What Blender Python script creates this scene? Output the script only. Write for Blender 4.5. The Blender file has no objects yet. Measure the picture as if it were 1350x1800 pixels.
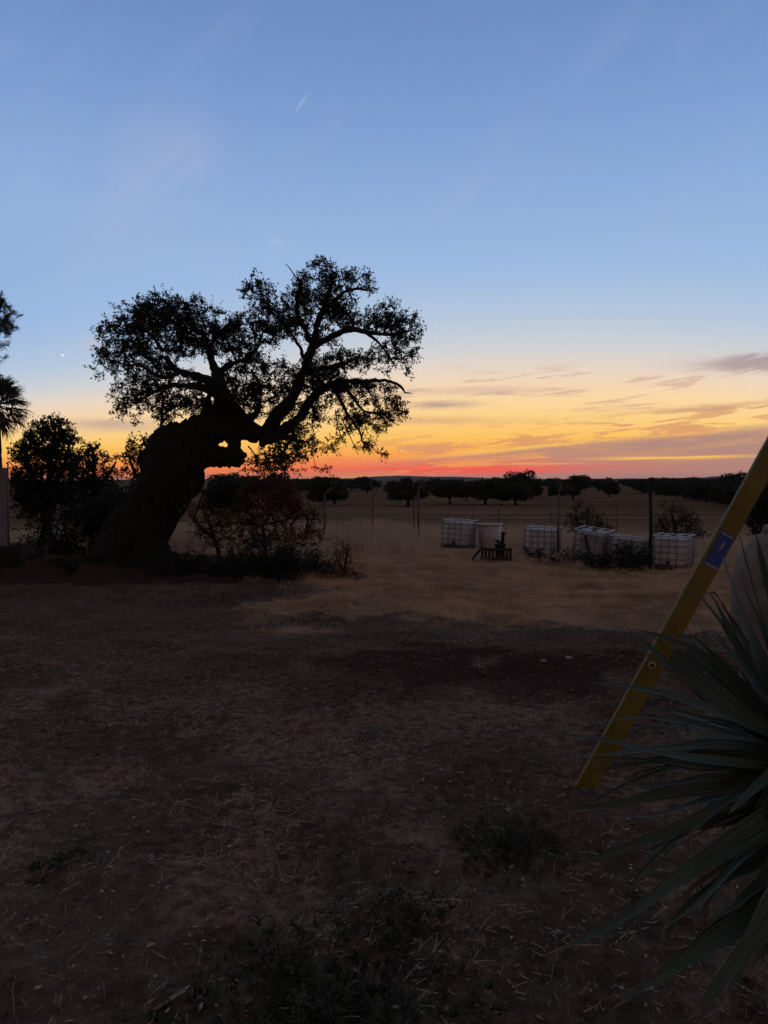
import bpy, bmesh, math, random
import numpy as np
from mathutils import Vector, Matrix, Euler

random.seed(7)
rng = np.random.default_rng(11)
S = bpy.context.scene
C = S.collection
R = math.radians

# ------------------------------------------------------------------ camera
CAM_Z = 1.6
PITCH = R(2.42)
cam_d = bpy.data.cameras.new('camera')
cam = bpy.data.objects.new('camera', cam_d); C.objects.link(cam)
cam.location = (0, 0, CAM_Z)
cam.rotation_euler = (R(90) - PITCH, 0, 0)
cam_d.sensor_fit = 'HORIZONTAL'; cam_d.sensor_width = 36.0; cam_d.lens = 36.0
cam_d.clip_start = 0.05; cam_d.clip_end = 40000
S.camera = cam

# ------------------------------------------------------------------ render look
S.view_settings.view_transform = 'Standard'
S.view_settings.look = 'None'
S.view_settings.exposure = 0.0
S.view_settings.gamma = 1.0
S.view_settings.use_curve_mapping = False
S.render.engine = 'CYCLES'
S.cycles.max_bounces = 4
S.cycles.diffuse_bounces = 2
S.cycles.glossy_bounces = 2
S.cycles.transmission_bounces = 3
S.cycles.volume_bounces = 1
S.cycles.transparent_max_bounces = 4
S.cycles.use_denoising = True
S.cycles.denoiser = 'OPENIMAGEDENOISE'
S.cycles.use_adaptive_sampling = True
S.cycles.adaptive_threshold = 0.007
S.cycles.adaptive_min_samples = 12
S.render.filter_size = 1.3

def lin(c):
    out = []
    for v in c:
        v = v / 255.0
        out.append(v / 12.92 if v <= 0.04045 else ((v + 0.055) / 1.055) ** 2.4)
    return tuple(out)

# ------------------------------------------------------------------ world: dusk sky
W = bpy.data.worlds.new('World'); S.world = W; W.use_nodes = True
nt = W.node_tree; nt.nodes.clear()

class X:
    """tiny expression helper over shader math nodes"""
    tree = nt
    def __init__(s, v): s.v = v
    @staticmethod
    def op(o, *a, clamp=False):
        n = X.tree.nodes.new('ShaderNodeMath'); n.operation = o; n.use_clamp = clamp
        for i, q in enumerate(a):
            q = q.v if isinstance(q, X) else q
            if isinstance(q, (int, float)): n.inputs[i].default_value = q
            else: X.tree.links.new(q, n.inputs[i])
        return X(n.outputs[0])
    def __add__(s, o): return X.op('ADD', s, o)
    __radd__ = __add__
    def __sub__(s, o): return X.op('SUBTRACT', s, o)
    def __rsub__(s, o): return X.op('SUBTRACT', o, s)
    def __mul__(s, o): return X.op('MULTIPLY', s, o)
    __rmul__ = __mul__
    def __truediv__(s, o): return X.op('DIVIDE', s, o)
    def __pow__(s, o): return X.op('POWER', s, o)

def smooth(x, a, b):
    n = X.tree.nodes.new('ShaderNodeMapRange'); n.interpolation_type = 'SMOOTHSTEP'
    X.tree.links.new(x.v, n.inputs[0])
    for i, q in ((1, a), (2, b)):
        if isinstance(q, X): X.tree.links.new(q.v, n.inputs[i])
        else: n.inputs[i].default_value = q
    n.inputs[3].default_value = 0; n.inputs[4].default_value = 1
    return X(n.outputs[0])
def gauss(x, c, w):
    t = (x - c) / w
    return X.op('EXPONENT', (t * t) * -1.0)
def comb(x, y, z=0.0):
    n = X.tree.nodes.new('ShaderNodeCombineXYZ')
    for i, q in enumerate((x, y, z)):
        if isinstance(q, X): X.tree.links.new(q.v, n.inputs[i])
        else: n.inputs[i].default_value = q
    return n.outputs[0]
def noise(vec, scale=1.0, detail=5, rough=0.55, dist=0.0):
    n = X.tree.nodes.new('ShaderNodeTexNoise')
    X.tree.links.new(vec, n.inputs['Vector'])
    n.inputs['Scale'].default_value = scale; n.inputs['Detail'].default_value = detail
    n.inputs['Roughness'].default_value = rough; n.inputs['Distortion'].default_value = dist
    return X(n.outputs[0])
def mixc(f, a, b, mode='MIX'):
    n = X.tree.nodes.new('ShaderNodeMix'); n.data_type = 'RGBA'; n.blend_type = mode
    f = f.v if isinstance(f, X) else f
    if isinstance(f, (int, float)): n.inputs[0].default_value = f
    else: X.tree.links.new(f, n.inputs[0])
    for i, q in ((6, a), (7, b)):
        if isinstance(q, tuple): n.inputs[i].default_value = (*q[:3], 1)
        else: X.tree.links.new(q, n.inputs[i])
    return n.outputs[2]

tc = nt.nodes.new('ShaderNodeTexCoord')
sep = nt.nodes.new('ShaderNodeSeparateXYZ'); nt.links.new(tc.outputs['Generated'], sep.inputs[0])
dx, dy, dz = (X(o) for o in sep.outputs)
el = X.op('ARCSINE', dz) * (180 / math.pi)
az = X.op('ARCTAN2', dx, dy) * (180 / math.pi)
SUN_AZ = 9.0
da = az - SUN_AZ
da = X.op('MINIMUM', X.op('ABSOLUTE', da), 360.0 - X.op('ABSOLUTE', da))
elw = el * (1.0 + 0.58 * (1.0 - smooth(el, 6.0, 20.0)) * X.op('MINIMUM', (da / 33.0) ** 2.0, 2.0))          # the glow sits lower away from the sunset
ramp = nt.nodes.new('ShaderNodeValToRGB'); cr = ramp.color_ramp; cr.interpolation = 'LINEAR'
stops = [(-3, (150, 92, 78)), (0.0, (214, 128, 98)), (0.9, (248, 126, 74)), (1.9, (253, 166, 82)), (3.2, (255, 198, 100)), (4.5, (255, 211, 132)),
         (6.2, (252, 217, 168)), (7.8, (236, 215, 194)), (9.6, (208, 210, 213)), (11.8, (182, 200, 222)), (15, (158, 187, 225)),
         (20, (140, 172, 219)), (26, (121, 154, 206)), (32, (106, 138, 192)), (50, (104, 112, 134)), (90, (98, 97, 105))]  # top two stops, above the view, lifted and greyed to light the ground
e0, e1 = -3.0, 90.0
cr.elements[0].position = 0; cr.elements[0].color = (*lin(stops[0][1]), 1)
cr.elements[1].position = 1; cr.elements[1].color = (*lin(stops[-1][1]), 1)
for e, c in stops[1:-1]:
    k = cr.elements.new(((e - e0) / (e1 - e0)) ** 0.5); k.color = (*lin(c), 1)
t = X.op('MAXIMUM', (elw - e0) / (e1 - e0), 0.0) ** 0.5
nt.links.new(t.v, ramp.inputs[0])
col = ramp.outputs[0]
# sky away from the sunset: the twilight arch fades into mauve grey in the east
west = smooth(X.op('COSINE', da * (math.pi / 180)), -0.75, 0.80)
west = X.op('MAXIMUM', west, smooth(el, 40.0, 95.0) * 0.7)
# physical twilight sky from behind the observer
nish = nt.nodes.new('ShaderNodeTexSky'); nish.sky_type = 'NISHITA'; nish.sun_disc = False
nish.sun_elevation = R(-1.5); nish.sun_rotation = R(SUN_AZ); nish.altitude = 200
east = mixc(1.0, nish.outputs[0], (0.055, 0.055, 0.055), 'MULTIPLY')
belt = mixc(smooth(el, 2.0, 45.0), lin((148, 122, 119)), lin((94, 90, 95)))      # belt of Venus in the unseen east, raised and warmed for the ground light
east = mixc(0.75, east, belt)
col = mixc(west, east, col)

# clouds: streaks stretched along the horizon, rising slightly to the right
u = az; v = el - 0.05 * az
sv = comb(u * 0.085, v * 0.75)
n1 = noise(sv, 1.0, 5, 0.62)
sv2 = comb(u * 0.20 + 7.3, (el - 0.088 * az) * 1.7 + 2.0)
n2 = noise(sv2, 1.0, 6, 0.68, 0.9)
sv3 = comb(u * 0.05 + 3.1, v * 3.0)
n3 = noise(sv3, 1.0, 3, 0.55)
wob = (n1 - 0.5) * 1.6
# main mauve bank low on the right, its top edge climbing to the right
top = 1.15 + 0.088 * az
bank = (1.0 - smooth(el + wob * 0.55 + (n2 - 0.5) * 0.7 - top, -0.15, 0.45)) * smooth(az + wob * 3.0, -7.0, 9.0)
bank = bank * (0.80 + 0.20 * smooth(n2, 0.36, 0.58))
col = mixc(bank * 0.95, col, lin((176, 136, 127)))
# ragged thin streaks above the bank
st = smooth(n2, 0.49, 0.57) * smooth(el - top, -0.3, 0.2) * (1.0 - smooth(el - top, 1.0, 2.6)) * smooth(az, -6.0, 4.0)
col = mixc(st * 0.75, col, lin((216, 148, 110)))
st2 = smooth(n1 * 0.5 + n2 * 0.5, 0.52, 0.60) * smooth(el, 4.0, 5.5) * (1.0 - smooth(el, 7.0, 9.0)) * smooth(az, -3.0, 2.0)
col = mixc(st2 * 0.6, col, lin((205, 165, 150)))
# loose cloud at the right edge, small bars left of centre and far left
nw = (n2 - 0.5)
c3 = gauss(az, 26.5, 4.0) * gauss(el + nw * 1.4, 7.75, 0.42)
col = mixc(X.op('MINIMUM', c3 * 1.25, 0.85), col, lin((172, 150, 152)))
c3b = gauss(az, 23.0, 6.0) * gauss(el + nw * 1.0 - 0.05 * (az - 23.0), 4.9, 0.16)
col = mixc(c3b * 0.6, col, lin((200, 150, 120)))
c4 = gauss(az, 4.2, 2.4) * gauss(el + nw * 1.0, 5.5, 0.26)
col = mixc(c4 * 0.85, col, lin((178, 150, 148)))
c5 = gauss(az, 7.0, 5.5) * gauss(el + nw * 0.9, 6.5, 0.30)
col = mixc(c5 * 0.55, col, lin((204, 172, 162)))
c5b = gauss(az, 3.0, 6.0) * gauss(el + nw * 0.9, 4.35, 0.28)
col = mixc(c5b * 0.6, col, lin((216, 160, 130)))
c6 = gauss(az, -19.5, 3.6) * gauss(el + nw * 1.2, 3.85, 0.5)
col = mixc(c6 * 0.8, col, lin((196, 166, 152)))
c6b = gauss(az, -20.5, 1.0) * gauss(el + nw * 1.0, 9.3, 0.5)
col = mixc(c6b * 0.35, col, lin((206, 190, 198)))
# the last red light along the horizon, and bright slits under the bank
red = gauss(az, 5.5, 9.5) * gauss(el + (n3 - 0.5) * 0.9, 0.80, 0.40) * smooth(n3 + (n2 - 0.5) * 0.5, 0.34, 0.54)
col = mixc(X.op('MINIMUM', red * 1.1, 0.9), col, lin((255, 84, 72)))
pink = gauss(az, 3.0, 12.0) * gauss(el + (n3 - 0.5) * 1.2, 1.35, 0.35) * smooth(n2, 0.40, 0.6)
col = mixc(pink * 0.7, col, lin((242, 122, 90)))
slit = gauss(az, 20.5, 4.2) * gauss(el + (n3 - 0.5) * 0.35 - 0.012 * (az - 20.0), 1.52, 0.10)
col = mixc(X.op('MINIMUM', slit * 1.4, 0.95), col, lin((255, 196, 92)))
slit2 = gauss(az, 10.0, 7.0) * gauss(el + (n2 - 0.5) * 1.1 - top, 0.25, 0.14)
col = mixc(slit2 * 0.75, col, lin((255, 200, 96)))
wisp = smooth(n2, 0.47, 0.56) * smooth(n3, 0.40, 0.56) * gauss(el - top, -0.55, 0.45) * smooth(az, -8.0, -2.0) * (1.0 - smooth(az, 12.0, 20.0))
col = mixc(wisp * 0.7, col, lin((252, 168, 88)))
slit3 = gauss(az, 11.5, 3.0) * gauss(el + (n3 - 0.5) * 0.5, 1.15, 0.07)
col = mixc(slit3 * 0.8, col, lin((255, 176, 90)))
# faint pink veils high up
hv = comb(u * 0.045 + el * 0.040, el * 0.21 - u * 0.185)
nh = noise(hv, 1.0, 5, 0.62, 0.7)
veil = smooth(nh, 0.50, 0.72) * smooth(el, 11.0, 15.0) * (1.0 - smooth(el, 34.0, 50.0)) * west
col = mixc(veil * 0.07, col, lin((184, 186, 216)))
for (a, aw, e, ew, k, cc) in ((-13.2, 1.6, 22.6, 1.7, .30, (190, 190, 218)), (-13.2, 1.8, 15.0, 1.2, .28, (206, 186, 204)), (-8.0, 1.2, 17.0, .35, .34, (196, 200, 222)),
                              (-19.0, 6.5, 19.0, 3.2, .34, (190, 188, 216)), (-15.0, 3.0, 22.0, 2.4, .26, (186, 186, 214)), (2.0, 8.0, 19.5, 1.6, .22, (176, 184, 216)), (18.0, 5.0, 28.5, 1.0, .2, (150, 164, 206)), (-25.5, 1.6, 26.2, .8, .22, (168, 178, 214)), (8.0, 6.0, 21.0, .8, .16, (176, 180, 214))):
    col = mixc(gauss(az + (nh - 0.5) * 6.0, a, aw) * gauss(el + (nh - 0.5) * 5.0, e, ew) * (0.25 + smooth(nh, 0.40, 0.62)) * k * 0.46, col, lin(cc))
# short vapour trail
tx = (az + 6.05); ty = (el - 25.45)
along = tx * 0.62 + ty * 0.78; acr = tx * 0.78 - ty * 0.62
col = mixc(gauss(along, 0.0, 0.62) * gauss(acr, 0.0, 0.10) * 0.28, col, lin((206, 210, 228)))
# evening star
star = gauss(az, -22.56, 0.042) * gauss(el, 8.42, 0.038)
col = mixc(X.op('MINIMUM', star * 1.5, 1.0), col, (1.6, 1.6, 1.6))
below = smooth(el, -3.0, -0.4)
col = mixc(below, (0.03, 0.024, 0.02), col)
bg = nt.nodes.new('ShaderNodeBackground'); nt.links.new(col, bg.inputs[0]); bg.inputs[1].default_value = 1.0
wo = nt.nodes.new('ShaderNodeOutputWorld'); nt.links.new(bg.outputs[0], wo.inputs[0])
W.cycles.sampling_method = 'MANUAL'; W.cycles.sample_map_resolution = 1024

# ------------------------------------------------------------------ geometry helpers
def P(px, py, d):
    """point seen at photo pixel (px, py), d metres ahead of the camera (world Y)"""
    x = (px - 675) / 1350; yu = (900 - py) / 1350
    f = math.cos(PITCH) + yu * math.sin(PITCH)
    z = -math.sin(PITCH) + yu * math.cos(PITCH)
    k = d / f
    return Vector((x * k, d, CAM_Z + z * k))

_lat = {}
def vnoise(x, y, seed=0):
    """smooth value noise, vectorised, 0..1"""
    if seed not in _lat: _lat[seed] = np.random.default_rng(1000 + seed).random((256, 256))
    L = _lat[seed]
    x = np.asarray(x, float); y = np.asarray(y, float)
    xi = np.floor(x).astype(int); yi = np.floor(y).astype(int)
    fx = x - xi; fy = y - yi
    fx = fx * fx * fx * (fx * (fx * 6 - 15) + 10); fy = fy * fy * fy * (fy * (fy * 6 - 15) + 10)
    a = L[xi & 255, yi & 255]; b = L[(xi + 1) & 255, yi & 255]; c = L[xi & 255, (yi + 1) & 255]; d = L[(xi + 1) & 255, (yi + 1) & 255]
    return (a * (1 - fx) + b * fx) * (1 - fy) + (c * (1 - fx) + d * fx) * fy
def fbm(x, y, octv=4, seed=0):
    s = 0; a = 0.5; t = 0
    for i in range(octv):
        s = s + a * vnoise(x * 2 ** i + 17.3 * i, y * 2 ** i - 9.1 * i, seed + i); t += a; a *= 0.5
    return s / t
def sstep(x, a, b):
    t = np.clip((x - a) / (b - a), 0, 1); return t * t * (3 - 2 * t)

_hd = np.array([-60, 0, 4, 10, 16, 20, 25, 30, 40, 70, 120, 200, 400, 800, 20000.])
_hh = np.array([1.6, 1.6, 1.62, 2.0, 2.33, 2.46, 2.5, 2.53, 2.9, 4.1, 5.1, 5.8, 6.2, 6.5, 6.5])
def base_h(d):
    s = 0
    for k in (-0.12, -0.06, 0, 0.06, 0.12): s = s + np.interp(d * (1 + k), _hd, _hh)
    return s / 5
def ground_z(x, y):
    x = np.asarray(x, float); y = np.asarray(y, float)
    r = np.hypot(x, y)
    H = base_h(np.maximum(y, 0) * 0.75 + r * 0.25)
    lat = 0.045 * np.log1p(np.exp(np.clip(x * 1.5, -30, 30))) / 1.5
    H = H + np.minimum(lat, 0.8) * sstep(y, 12, 22) * (1 - sstep(y, 40, 80))
    z = CAM_Z - H
    near = 1 - sstep(r, 25, 60)
    z = z + near * ((fbm(x * 0.5, y * 0.5, 3, 3) - 0.5) * 0.16 + (fbm(x * 2.3, y * 2.3, 3, 9) - 0.5) * 0.05)
    z = z + (1 - sstep(r, 9, 16)) * ((fbm(x * 9, y * 9, 3, 21) - 0.5) * 0.045 + (fbm(x * 3.6, y * 3.6, 3, 24) - 0.5) * 0.07)
    # ridges of turned earth across the yard
    z = z + 0.09 * np.exp(-((y - 9.6 - 0.25 * np.sin(x * .9)) / 0.5) ** 2) * sstep(x, -1.5, 0.5) * fbm(x * 1.2, y * 1.2, 2, 33)
    # tussocky turf beyond the yard
    z = z + sstep(y + 0.35 * x, 10, 12) * (1 - sstep(y, 24, 30)) * (sstep(fbm(x * 2.6, y * 2.6, 2, 28), .42, .72) * 0.09)
    # mounds under the rank grass before the fence
    z = z + 0.30 * sstep(y, 20, 25) * (1 - sstep(y, 33, 40)) * (fbm(x * 0.35 + 4, y * 0.35, 3, 40) - 0.45) * sstep(x, -4, -1)
    # bank of soil heaped round the old oak's roots
    z = z + 0.50 * np.exp(-(((x + 7.0) / 4.2) ** 4 + ((y - 18.9) / 1.1) ** 2)) * sstep(fbm(x * 1.3, y * 1.3, 4, 50), .25, .75)
    far = sstep(r, 60, 200)
    z = z + far * (fbm(x * 0.006, y * 0.006, 3, 60) - 0.5) * 1.2
    return z
def gz(x, y): return float(ground_z(x, y))
def GP(px, py):
    """ground point seen at photo pixel"""
    lo, hi = 0.5, 3000.0
    for i in range(60):
        m = (lo + hi) / 2; p = P(px, py, m)
        if p.z > gz(p.x, p.y): lo = m
        else: hi = m
    p = P(px, py, lo); p.z = gz(p.x, p.y); return p
def at_ground(px, d):
    x = (px - 675) / 1350 * d
    for i in range(3):
        z = gz(x, d); zr = z - CAM_Z
        f = d * math.cos(PITCH) - zr * math.sin(PITCH)
        x = (px - 675) / 1350 * f
    return Vector((x, d, gz(x, d)))

def tag(o, label=None, cat=None, group=None, kind=None):
    if label: o['label'] = label
    if cat: o['category'] = cat
    if group: o['group'] = group
    if kind: o['kind'] = kind
    return o
def empty(name, loc=(0, 0, 0), rz=0.0):
    o = bpy.data.objects.new(name, None); C.objects.link(o); o.location = loc; o.rotation_euler = (0, 0, rz)
    o.empty_display_size = 0.1
    return o
def link(name, me, mat=None, parent=None, world=True):
    o = bpy.data.objects.new(name, me); C.objects.link(o)
    if mat is not None and not me.materials: me.materials.append(mat)
    if parent is not None:
        o.parent = parent
        if world:  # mesh given in world coordinates
            o.matrix_parent_inverse = Matrix.LocRotScale(parent.location, parent.rotation_euler, parent.scale).inverted()
    return o

class MB:
    def __init__(s): s.v = []; s.f = []
    def add(s, vs, fs):
        b = len(s.v); s.v.extend([tuple(p) for p in vs]); s.f.extend([tuple(i + b for i in f) for f in fs])
    def box(s, c, size, rot=None, bev=0.0):
        hx, hy, hz = (q / 2 for q in size)
        if bev <= 0:
            vs = [Vector((x, y, z)) for z in (-hz, hz) for y in (-hy, hy) for x in (-hx, hx)]
            fs = [(0, 2, 3, 1), (4, 5, 7, 6), (0, 1, 5, 4), (2, 6, 7, 3), (0, 4, 6, 2), (1, 3, 7, 5)]
        else:
            bm = bmesh.new(); bmesh.ops.create_cube(bm, size=1)
            for q in bm.verts: q.co = Vector((q.co.x * size[0], q.co.y * size[1], q.co.z * size[2]))
            bmesh.ops.bevel(bm, geom=bm.edges[:], offset=bev, segments=2, affect='EDGES', profile=0.6)
            bm.verts.index_update()
            vs = [q.co.copy() for q in bm.verts]; fs = [[q.index for q in f.verts] for f in bm.faces]; bm.free()
        c = Vector(c)
        if rot is not None: vs = [rot @ q for q in vs]
        s.add([q + c for q in vs], fs)
    def bar(s, a, b, w, h=None, up=Vector((0, 0, 1))):
        a = Vector(a); b = Vector(b); h = h or w; d = (b - a)
        z = d.normalized(); x = up.cross(z)
        if x.length < 1e-4: x = Vector((1, 0, 0)).cross(z)
        x.normalize(); y = z.cross(x)
        s.box((a + b) / 2, (w, h, d.length), Matrix((x, y, z)).transposed())
    def tube(s, pts, rad, n=8, cap=True, jit=0.0, rnd=None):
        pts = [Vector(p) for p in pts]
        if isinstance(rad, (int, float)): rad = [rad] * len(pts)
        ring = []; ref = None
        for i, p in enumerate(pts):
            t = (pts[min(i + 1, len(pts) - 1)] - pts[max(i - 1, 0)]).normalized()
            if ref is None:
                ref = Vector((1, 0, 0)) if abs(t.x) < 0.8 else Vector((0, 1, 0))
            xx = (ref - t * ref.dot(t)).normalized(); yy = t.cross(xx); ref = xx
            for k in range(n):
                a = 2 * math.pi * k / n
                r = rad[i] * (1 + (rnd.uniform(-jit, jit) if rnd else 0))
                ring.append(p + xx * (math.cos(a) * r) + yy * (math.sin(a) * r))
        fs = []
        for i in range(len(pts) - 1):
            for k in range(n):
                fs.append((i * n + k, i * n + (k + 1) % n, (i + 1) * n + (k + 1) % n, (i + 1) * n + k))
        if cap:
            fs.append(tuple(range(n - 1, -1, -1))); b = (len(pts) - 1) * n; fs.append(tuple(b + k for k in range(n)))
        s.add(ring, fs)
    def lathe(s, prof, n=32, c=(0, 0, 0)):
        c = Vector(c); vs = []; fs = []
        for r, z in prof:
            for k in range(n):
                a = 2 * math.pi * k / n; vs.append(c + Vector((r * math.cos(a), r * math.sin(a), z)))
        for i in range(len(prof) - 1):
            for k in range(n):
                fs.append((i * n + k, i * n + (k + 1) % n, (i + 1) * n + (k + 1) % n, (i + 1) * n + k))
        fs.append(tuple(range(n - 1, -1, -1))); b = (len(prof) - 1) * n; fs.append(tuple(b + k for k in range(n)))
        s.add(vs, fs)
    def mesh(s, name, smooth_=False):
        me = bpy.data.meshes.new(name); me.from_pydata(s.v, [], s.f); me.update()
        if smooth_: me.polygons.foreach_set('use_smooth', [True] * len(me.polygons))
        return me
    def build(s, name, mat, parent=None, smooth_=False, world=True):
        return link(name, s.mesh(name, smooth_), mat, parent, world)

def quads_mesh(name, Vq, nper=4):
    """Vq (N, nper, 3) -> mesh of N separate nper-gons, fast"""
    N = Vq.shape[0]; me = bpy.data.meshes.new(name)
    me.vertices.add(N * nper); me.vertices.foreach_set('co', np.ascontiguousarray(Vq, dtype=np.float32).ravel())
    me.loops.add(N * nper); me.loops.foreach_set('vertex_index', np.arange(N * nper, dtype=np.int32))
    me.polygons.add(N); me.polygons.foreach_set('loop_start', np.arange(0, N * nper, nper, dtype=np.int32))
    me.polygons.foreach_set('loop_total', np.full(N, nper, dtype=np.int32))
    me.update(); me.validate()
    return me
def unit(a): return a / np.maximum(np.linalg.norm(a, axis=-1, keepdims=True), 1e-9)
def leaf_quads(Cn, D, Ln, Wd, r=rng):
    """rhombic leaves: base at Cn, direction D"""
    N = len(Cn); D = unit(D)
    s = unit(np.cross(D, r.normal(size=(N, 3))))
    nrm = np.cross(D, s)
    Ln = np.asarray(Ln).reshape(-1, 1) * np.ones((N, 1)); Wd = np.asarray(Wd).reshape(-1, 1) * np.ones((N, 1))
    mid = Cn + D * Ln * 0.5 + nrm * Ln * 0.08
    return np.stack([Cn, mid + s * Wd * 0.5, Cn + D * Ln, mid - s * Wd * 0.5], axis=1)

# ------------------------------------------------------------------ materials
def mat(name, col, rough=0.8, var=0.25, scale=8.0, spec=0.3, col2=None, bump=0.0, bscale=40.0, trans=0.0, metal=0.0, emit=None):
    m = bpy.data.materials.new(name); m.use_nodes = True
    t = m.node_tree; X.tree = t
    b = t.nodes['Principled BSDF']; o = t.nodes['Material Output']
    co = t.nodes.new('ShaderNodeTexCoord').outputs['Object']
    n = noise(co, scale, 5, 0.6)
    a = tuple(q * (1 - var) for q in col); c2 = col2 or tuple(min(1, q * (1 + var)) for q in col)
    cc = mixc(smooth(n, 0.32, 0.68), a, c2)
    t.links.new(cc, b.inputs['Base Color'])
    b.inputs['Roughness'].default_value = rough; b.inputs['Metallic'].default_value = metal
    b.inputs['Specular IOR Level'].default_value = spec
    if bump:
        bp = t.nodes.new('ShaderNodeBump'); bp.inputs['Strength'].default_value = bump; bp.inputs['Distance'].default_value = 0.02
        t.links.new(noise(co, bscale, 6, 0.65).v, bp.inputs['Height']); t.links.new(bp.outputs[0], b.inputs['Normal'])
    if trans:
        tr = t.nodes.new('ShaderNodeBsdfTranslucent'); t.links.new(cc, tr.inputs[0])
        mx = t.nodes.new('ShaderNodeMixShader'); mx.inputs[0].default_value = trans
        t.links.new(b.outputs[0], mx.inputs[1]); t.links.new(tr.outputs[0], mx.inputs[2]); t.links.new(mx.outputs[0], o.inputs[0])
    return m

M = {
 'bark': mat('bark', (0.026, 0.021, 0.018), 0.95, 0.4, 5, 0.1, bump=0.8, bscale=14),
 'twig': mat('twig_bark', (0.030, 0.024, 0.021), 0.95, 0.3, 9, 0.1),
 'leaf': mat('oak_leaf', (0.034, 0.040, 0.022), 0.7, 0.35, 3, 0.15, trans=0.10),
 'leaf_dry': mat('dry_leaf', (0.135, 0.068, 0.046), 0.8, 0.4, 6, 0.1, trans=0.15),
 'leaf_dark': mat('dark_leaf', (0.024, 0.030, 0.020), 0.7, 0.35, 3, 0.2, trans=0.08),
 'field_leaf': mat('field_oak_leaf', (0.040, 0.046, 0.028), 0.8, 0.3, 0.3, 0.1),
 'needle': mat('pine_needle', (0.035, 0.048, 0.028), 0.7, 0.3, 4, 0.2),
 'palm': mat('palm_frond', (0.075, 0.080, 0.045), 0.55, 0.3, 6, 0.3),
 'palm_dead': mat('dead_palm_frond', (0.13, 0.095, 0.060), 0.8, 0.3, 6, 0.2),
 'straw': mat('straw', (0.36, 0.29, 0.22), 0.8, 0.5, 30.0, 0.2, trans=0.15),
 'grass': mat('dry_grass', (0.52, 0.33, 0.19), 0.85, 0.35, 0.8, 0.1, trans=0.2),
 'tall': mat('tall_dry_grass', (0.52, 0.37, 0.25), 0.85, 0.3, 0.8, 0.1, trans=0.25),
 'weed': mat('green_weed', (0.085, 0.080, 0.052), 0.8, 0.35, 5, 0.2, trans=0.1),
 'weed_green': mat('fine_green_weed', (0.062, 0.070, 0.046), 0.8, 0.4, 12, 0.1, trans=0.1),
 'plastic': mat('white_plastic', (0.52, 0.52, 0.545), 0.5, 0.16, 3, 0.4, bump=0.1, bscale=5),
 'tubplastic': mat('grey_plastic', (0.46, 0.43, 0.42), 0.6, 0.12, 4, 0.3),
 'steel': mat('galvanised_steel', (0.12, 0.115, 0.115), 0.7, 0.3, 10, 0.3),
 'railsteel': mat('pale_rail_steel', (0.42, 0.40, 0.40), 0.6, 0.25, 10, 0.4),
 'post': mat('rusty_post', (0.085, 0.065, 0.055), 0.7, 0.4, 12, 0.3, metal=0.2),
 'blackpost': mat('black_post', (0.020, 0.019, 0.019), 0.8, 0.3, 8, 0.2),
 'darkwood': mat('dark_wood', (0.040, 0.034, 0.030), 0.9, 0.4, 7, 0.1, bump=0.4, bscale=30),
 'yellow': mat('yellow_paint', (0.165, 0.125, 0.008), 0.5, 0.14, 9, 0.4, bump=0.08, bscale=60),
 'sticker': mat('blue_sticker', (0.018, 0.062, 0.27), 0.45, 0.15, 30, 0.4),
 'stickw': mat('white_print', (0.30, 0.29, 0.29), 0.5, 0.2, 40, 0.3),
 'bolt': mat('steel_bolt', (0.40, 0.33, 0.16), 0.5, 0.3, 30, 0.4, metal=0.2),
 'hole': mat('dark_hole', (0.05, 0.034, 0.01), 0.9, 0.2, 10, 0.1),
 'clay': mat('fired_clay', (0.185, 0.138, 0.112), 0.9, 0.22, 6, 0.2, bump=0.25, bscale=25),
 'yucca': mat('yucca_leaf', (0.056, 0.074, 0.056), 0.6, 0.15, 40, 0.2),
 'yucca_dry': mat('dry_yucca_leaf', (0.17, 0.13, 0.09), 0.75, 0.3, 7, 0.2),
 'block': mat('concrete_block', (0.20, 0.20, 0.215), 0.95, 0.15, 7, 0.1, bump=0.4, bscale=50),
 'stone': mat('stone', (0.30, 0.27, 0.25), 0.9, 0.25, 20, 0.2, bump=0.3, bscale=60),
 'hill': mat('far_hill', (0.10, 0.09, 0.085), 0.95, 0.2, 0.002, 0.0),
}

# ------------------------------------------------------------------ ground
def make_ground():
    view = np.concatenate([np.linspace(-180, -40, 90, endpoint=False), np.linspace(-40, 40, 420, endpoint=False), np.linspace(40, 180, 90, endpoint=False)])
    rad = np.concatenate([[0.0], np.geomspace(0.4, 60, 330), np.geomspace(62, 9000, 130)])
    A, Rr = np.meshgrid(np.radians(view), rad)
    Xg = Rr * np.sin(A); Yg = Rr * np.cos(A)
    Zg = ground_z(Xg, Yg)
    nr, na = Rr.shape
    co = np.stack([Xg, Yg, Zg], -1).reshape(-1, 3)
    i = np.arange(nr - 1)[:, None] * na + np.arange(na)[None, :]
    j = np.arange(nr - 1)[:, None] * na + (np.arange(na)[None, :] + 1) % na
    q = np.stack([i, j, j + na, i + na], -1).reshape(-1, 4)
    me = bpy.data.meshes.new('ground')
    me.vertices.add(len(co)); me.vertices.foreach_set('co', co.astype(np.float32).ravel())
    me.loops.add(q.size); me.loops.foreach_set('vertex_index', q[:, ::-1].astype(np.int32).ravel())
    me.polygons.add(len(q)); me.polygons.foreach_set('loop_start', np.arange(0, q.size, 4, dtype=np.int32)); me.polygons.foreach_set('loop_total', np.full(len(q), 4, np.int32))
    me.update(); me.validate()
    me.polygons.foreach_set('use_smooth', [True] * len(me.polygons))
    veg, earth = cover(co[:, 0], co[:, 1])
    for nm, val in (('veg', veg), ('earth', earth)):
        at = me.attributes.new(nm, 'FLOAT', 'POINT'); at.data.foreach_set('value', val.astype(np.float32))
    return me
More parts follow.
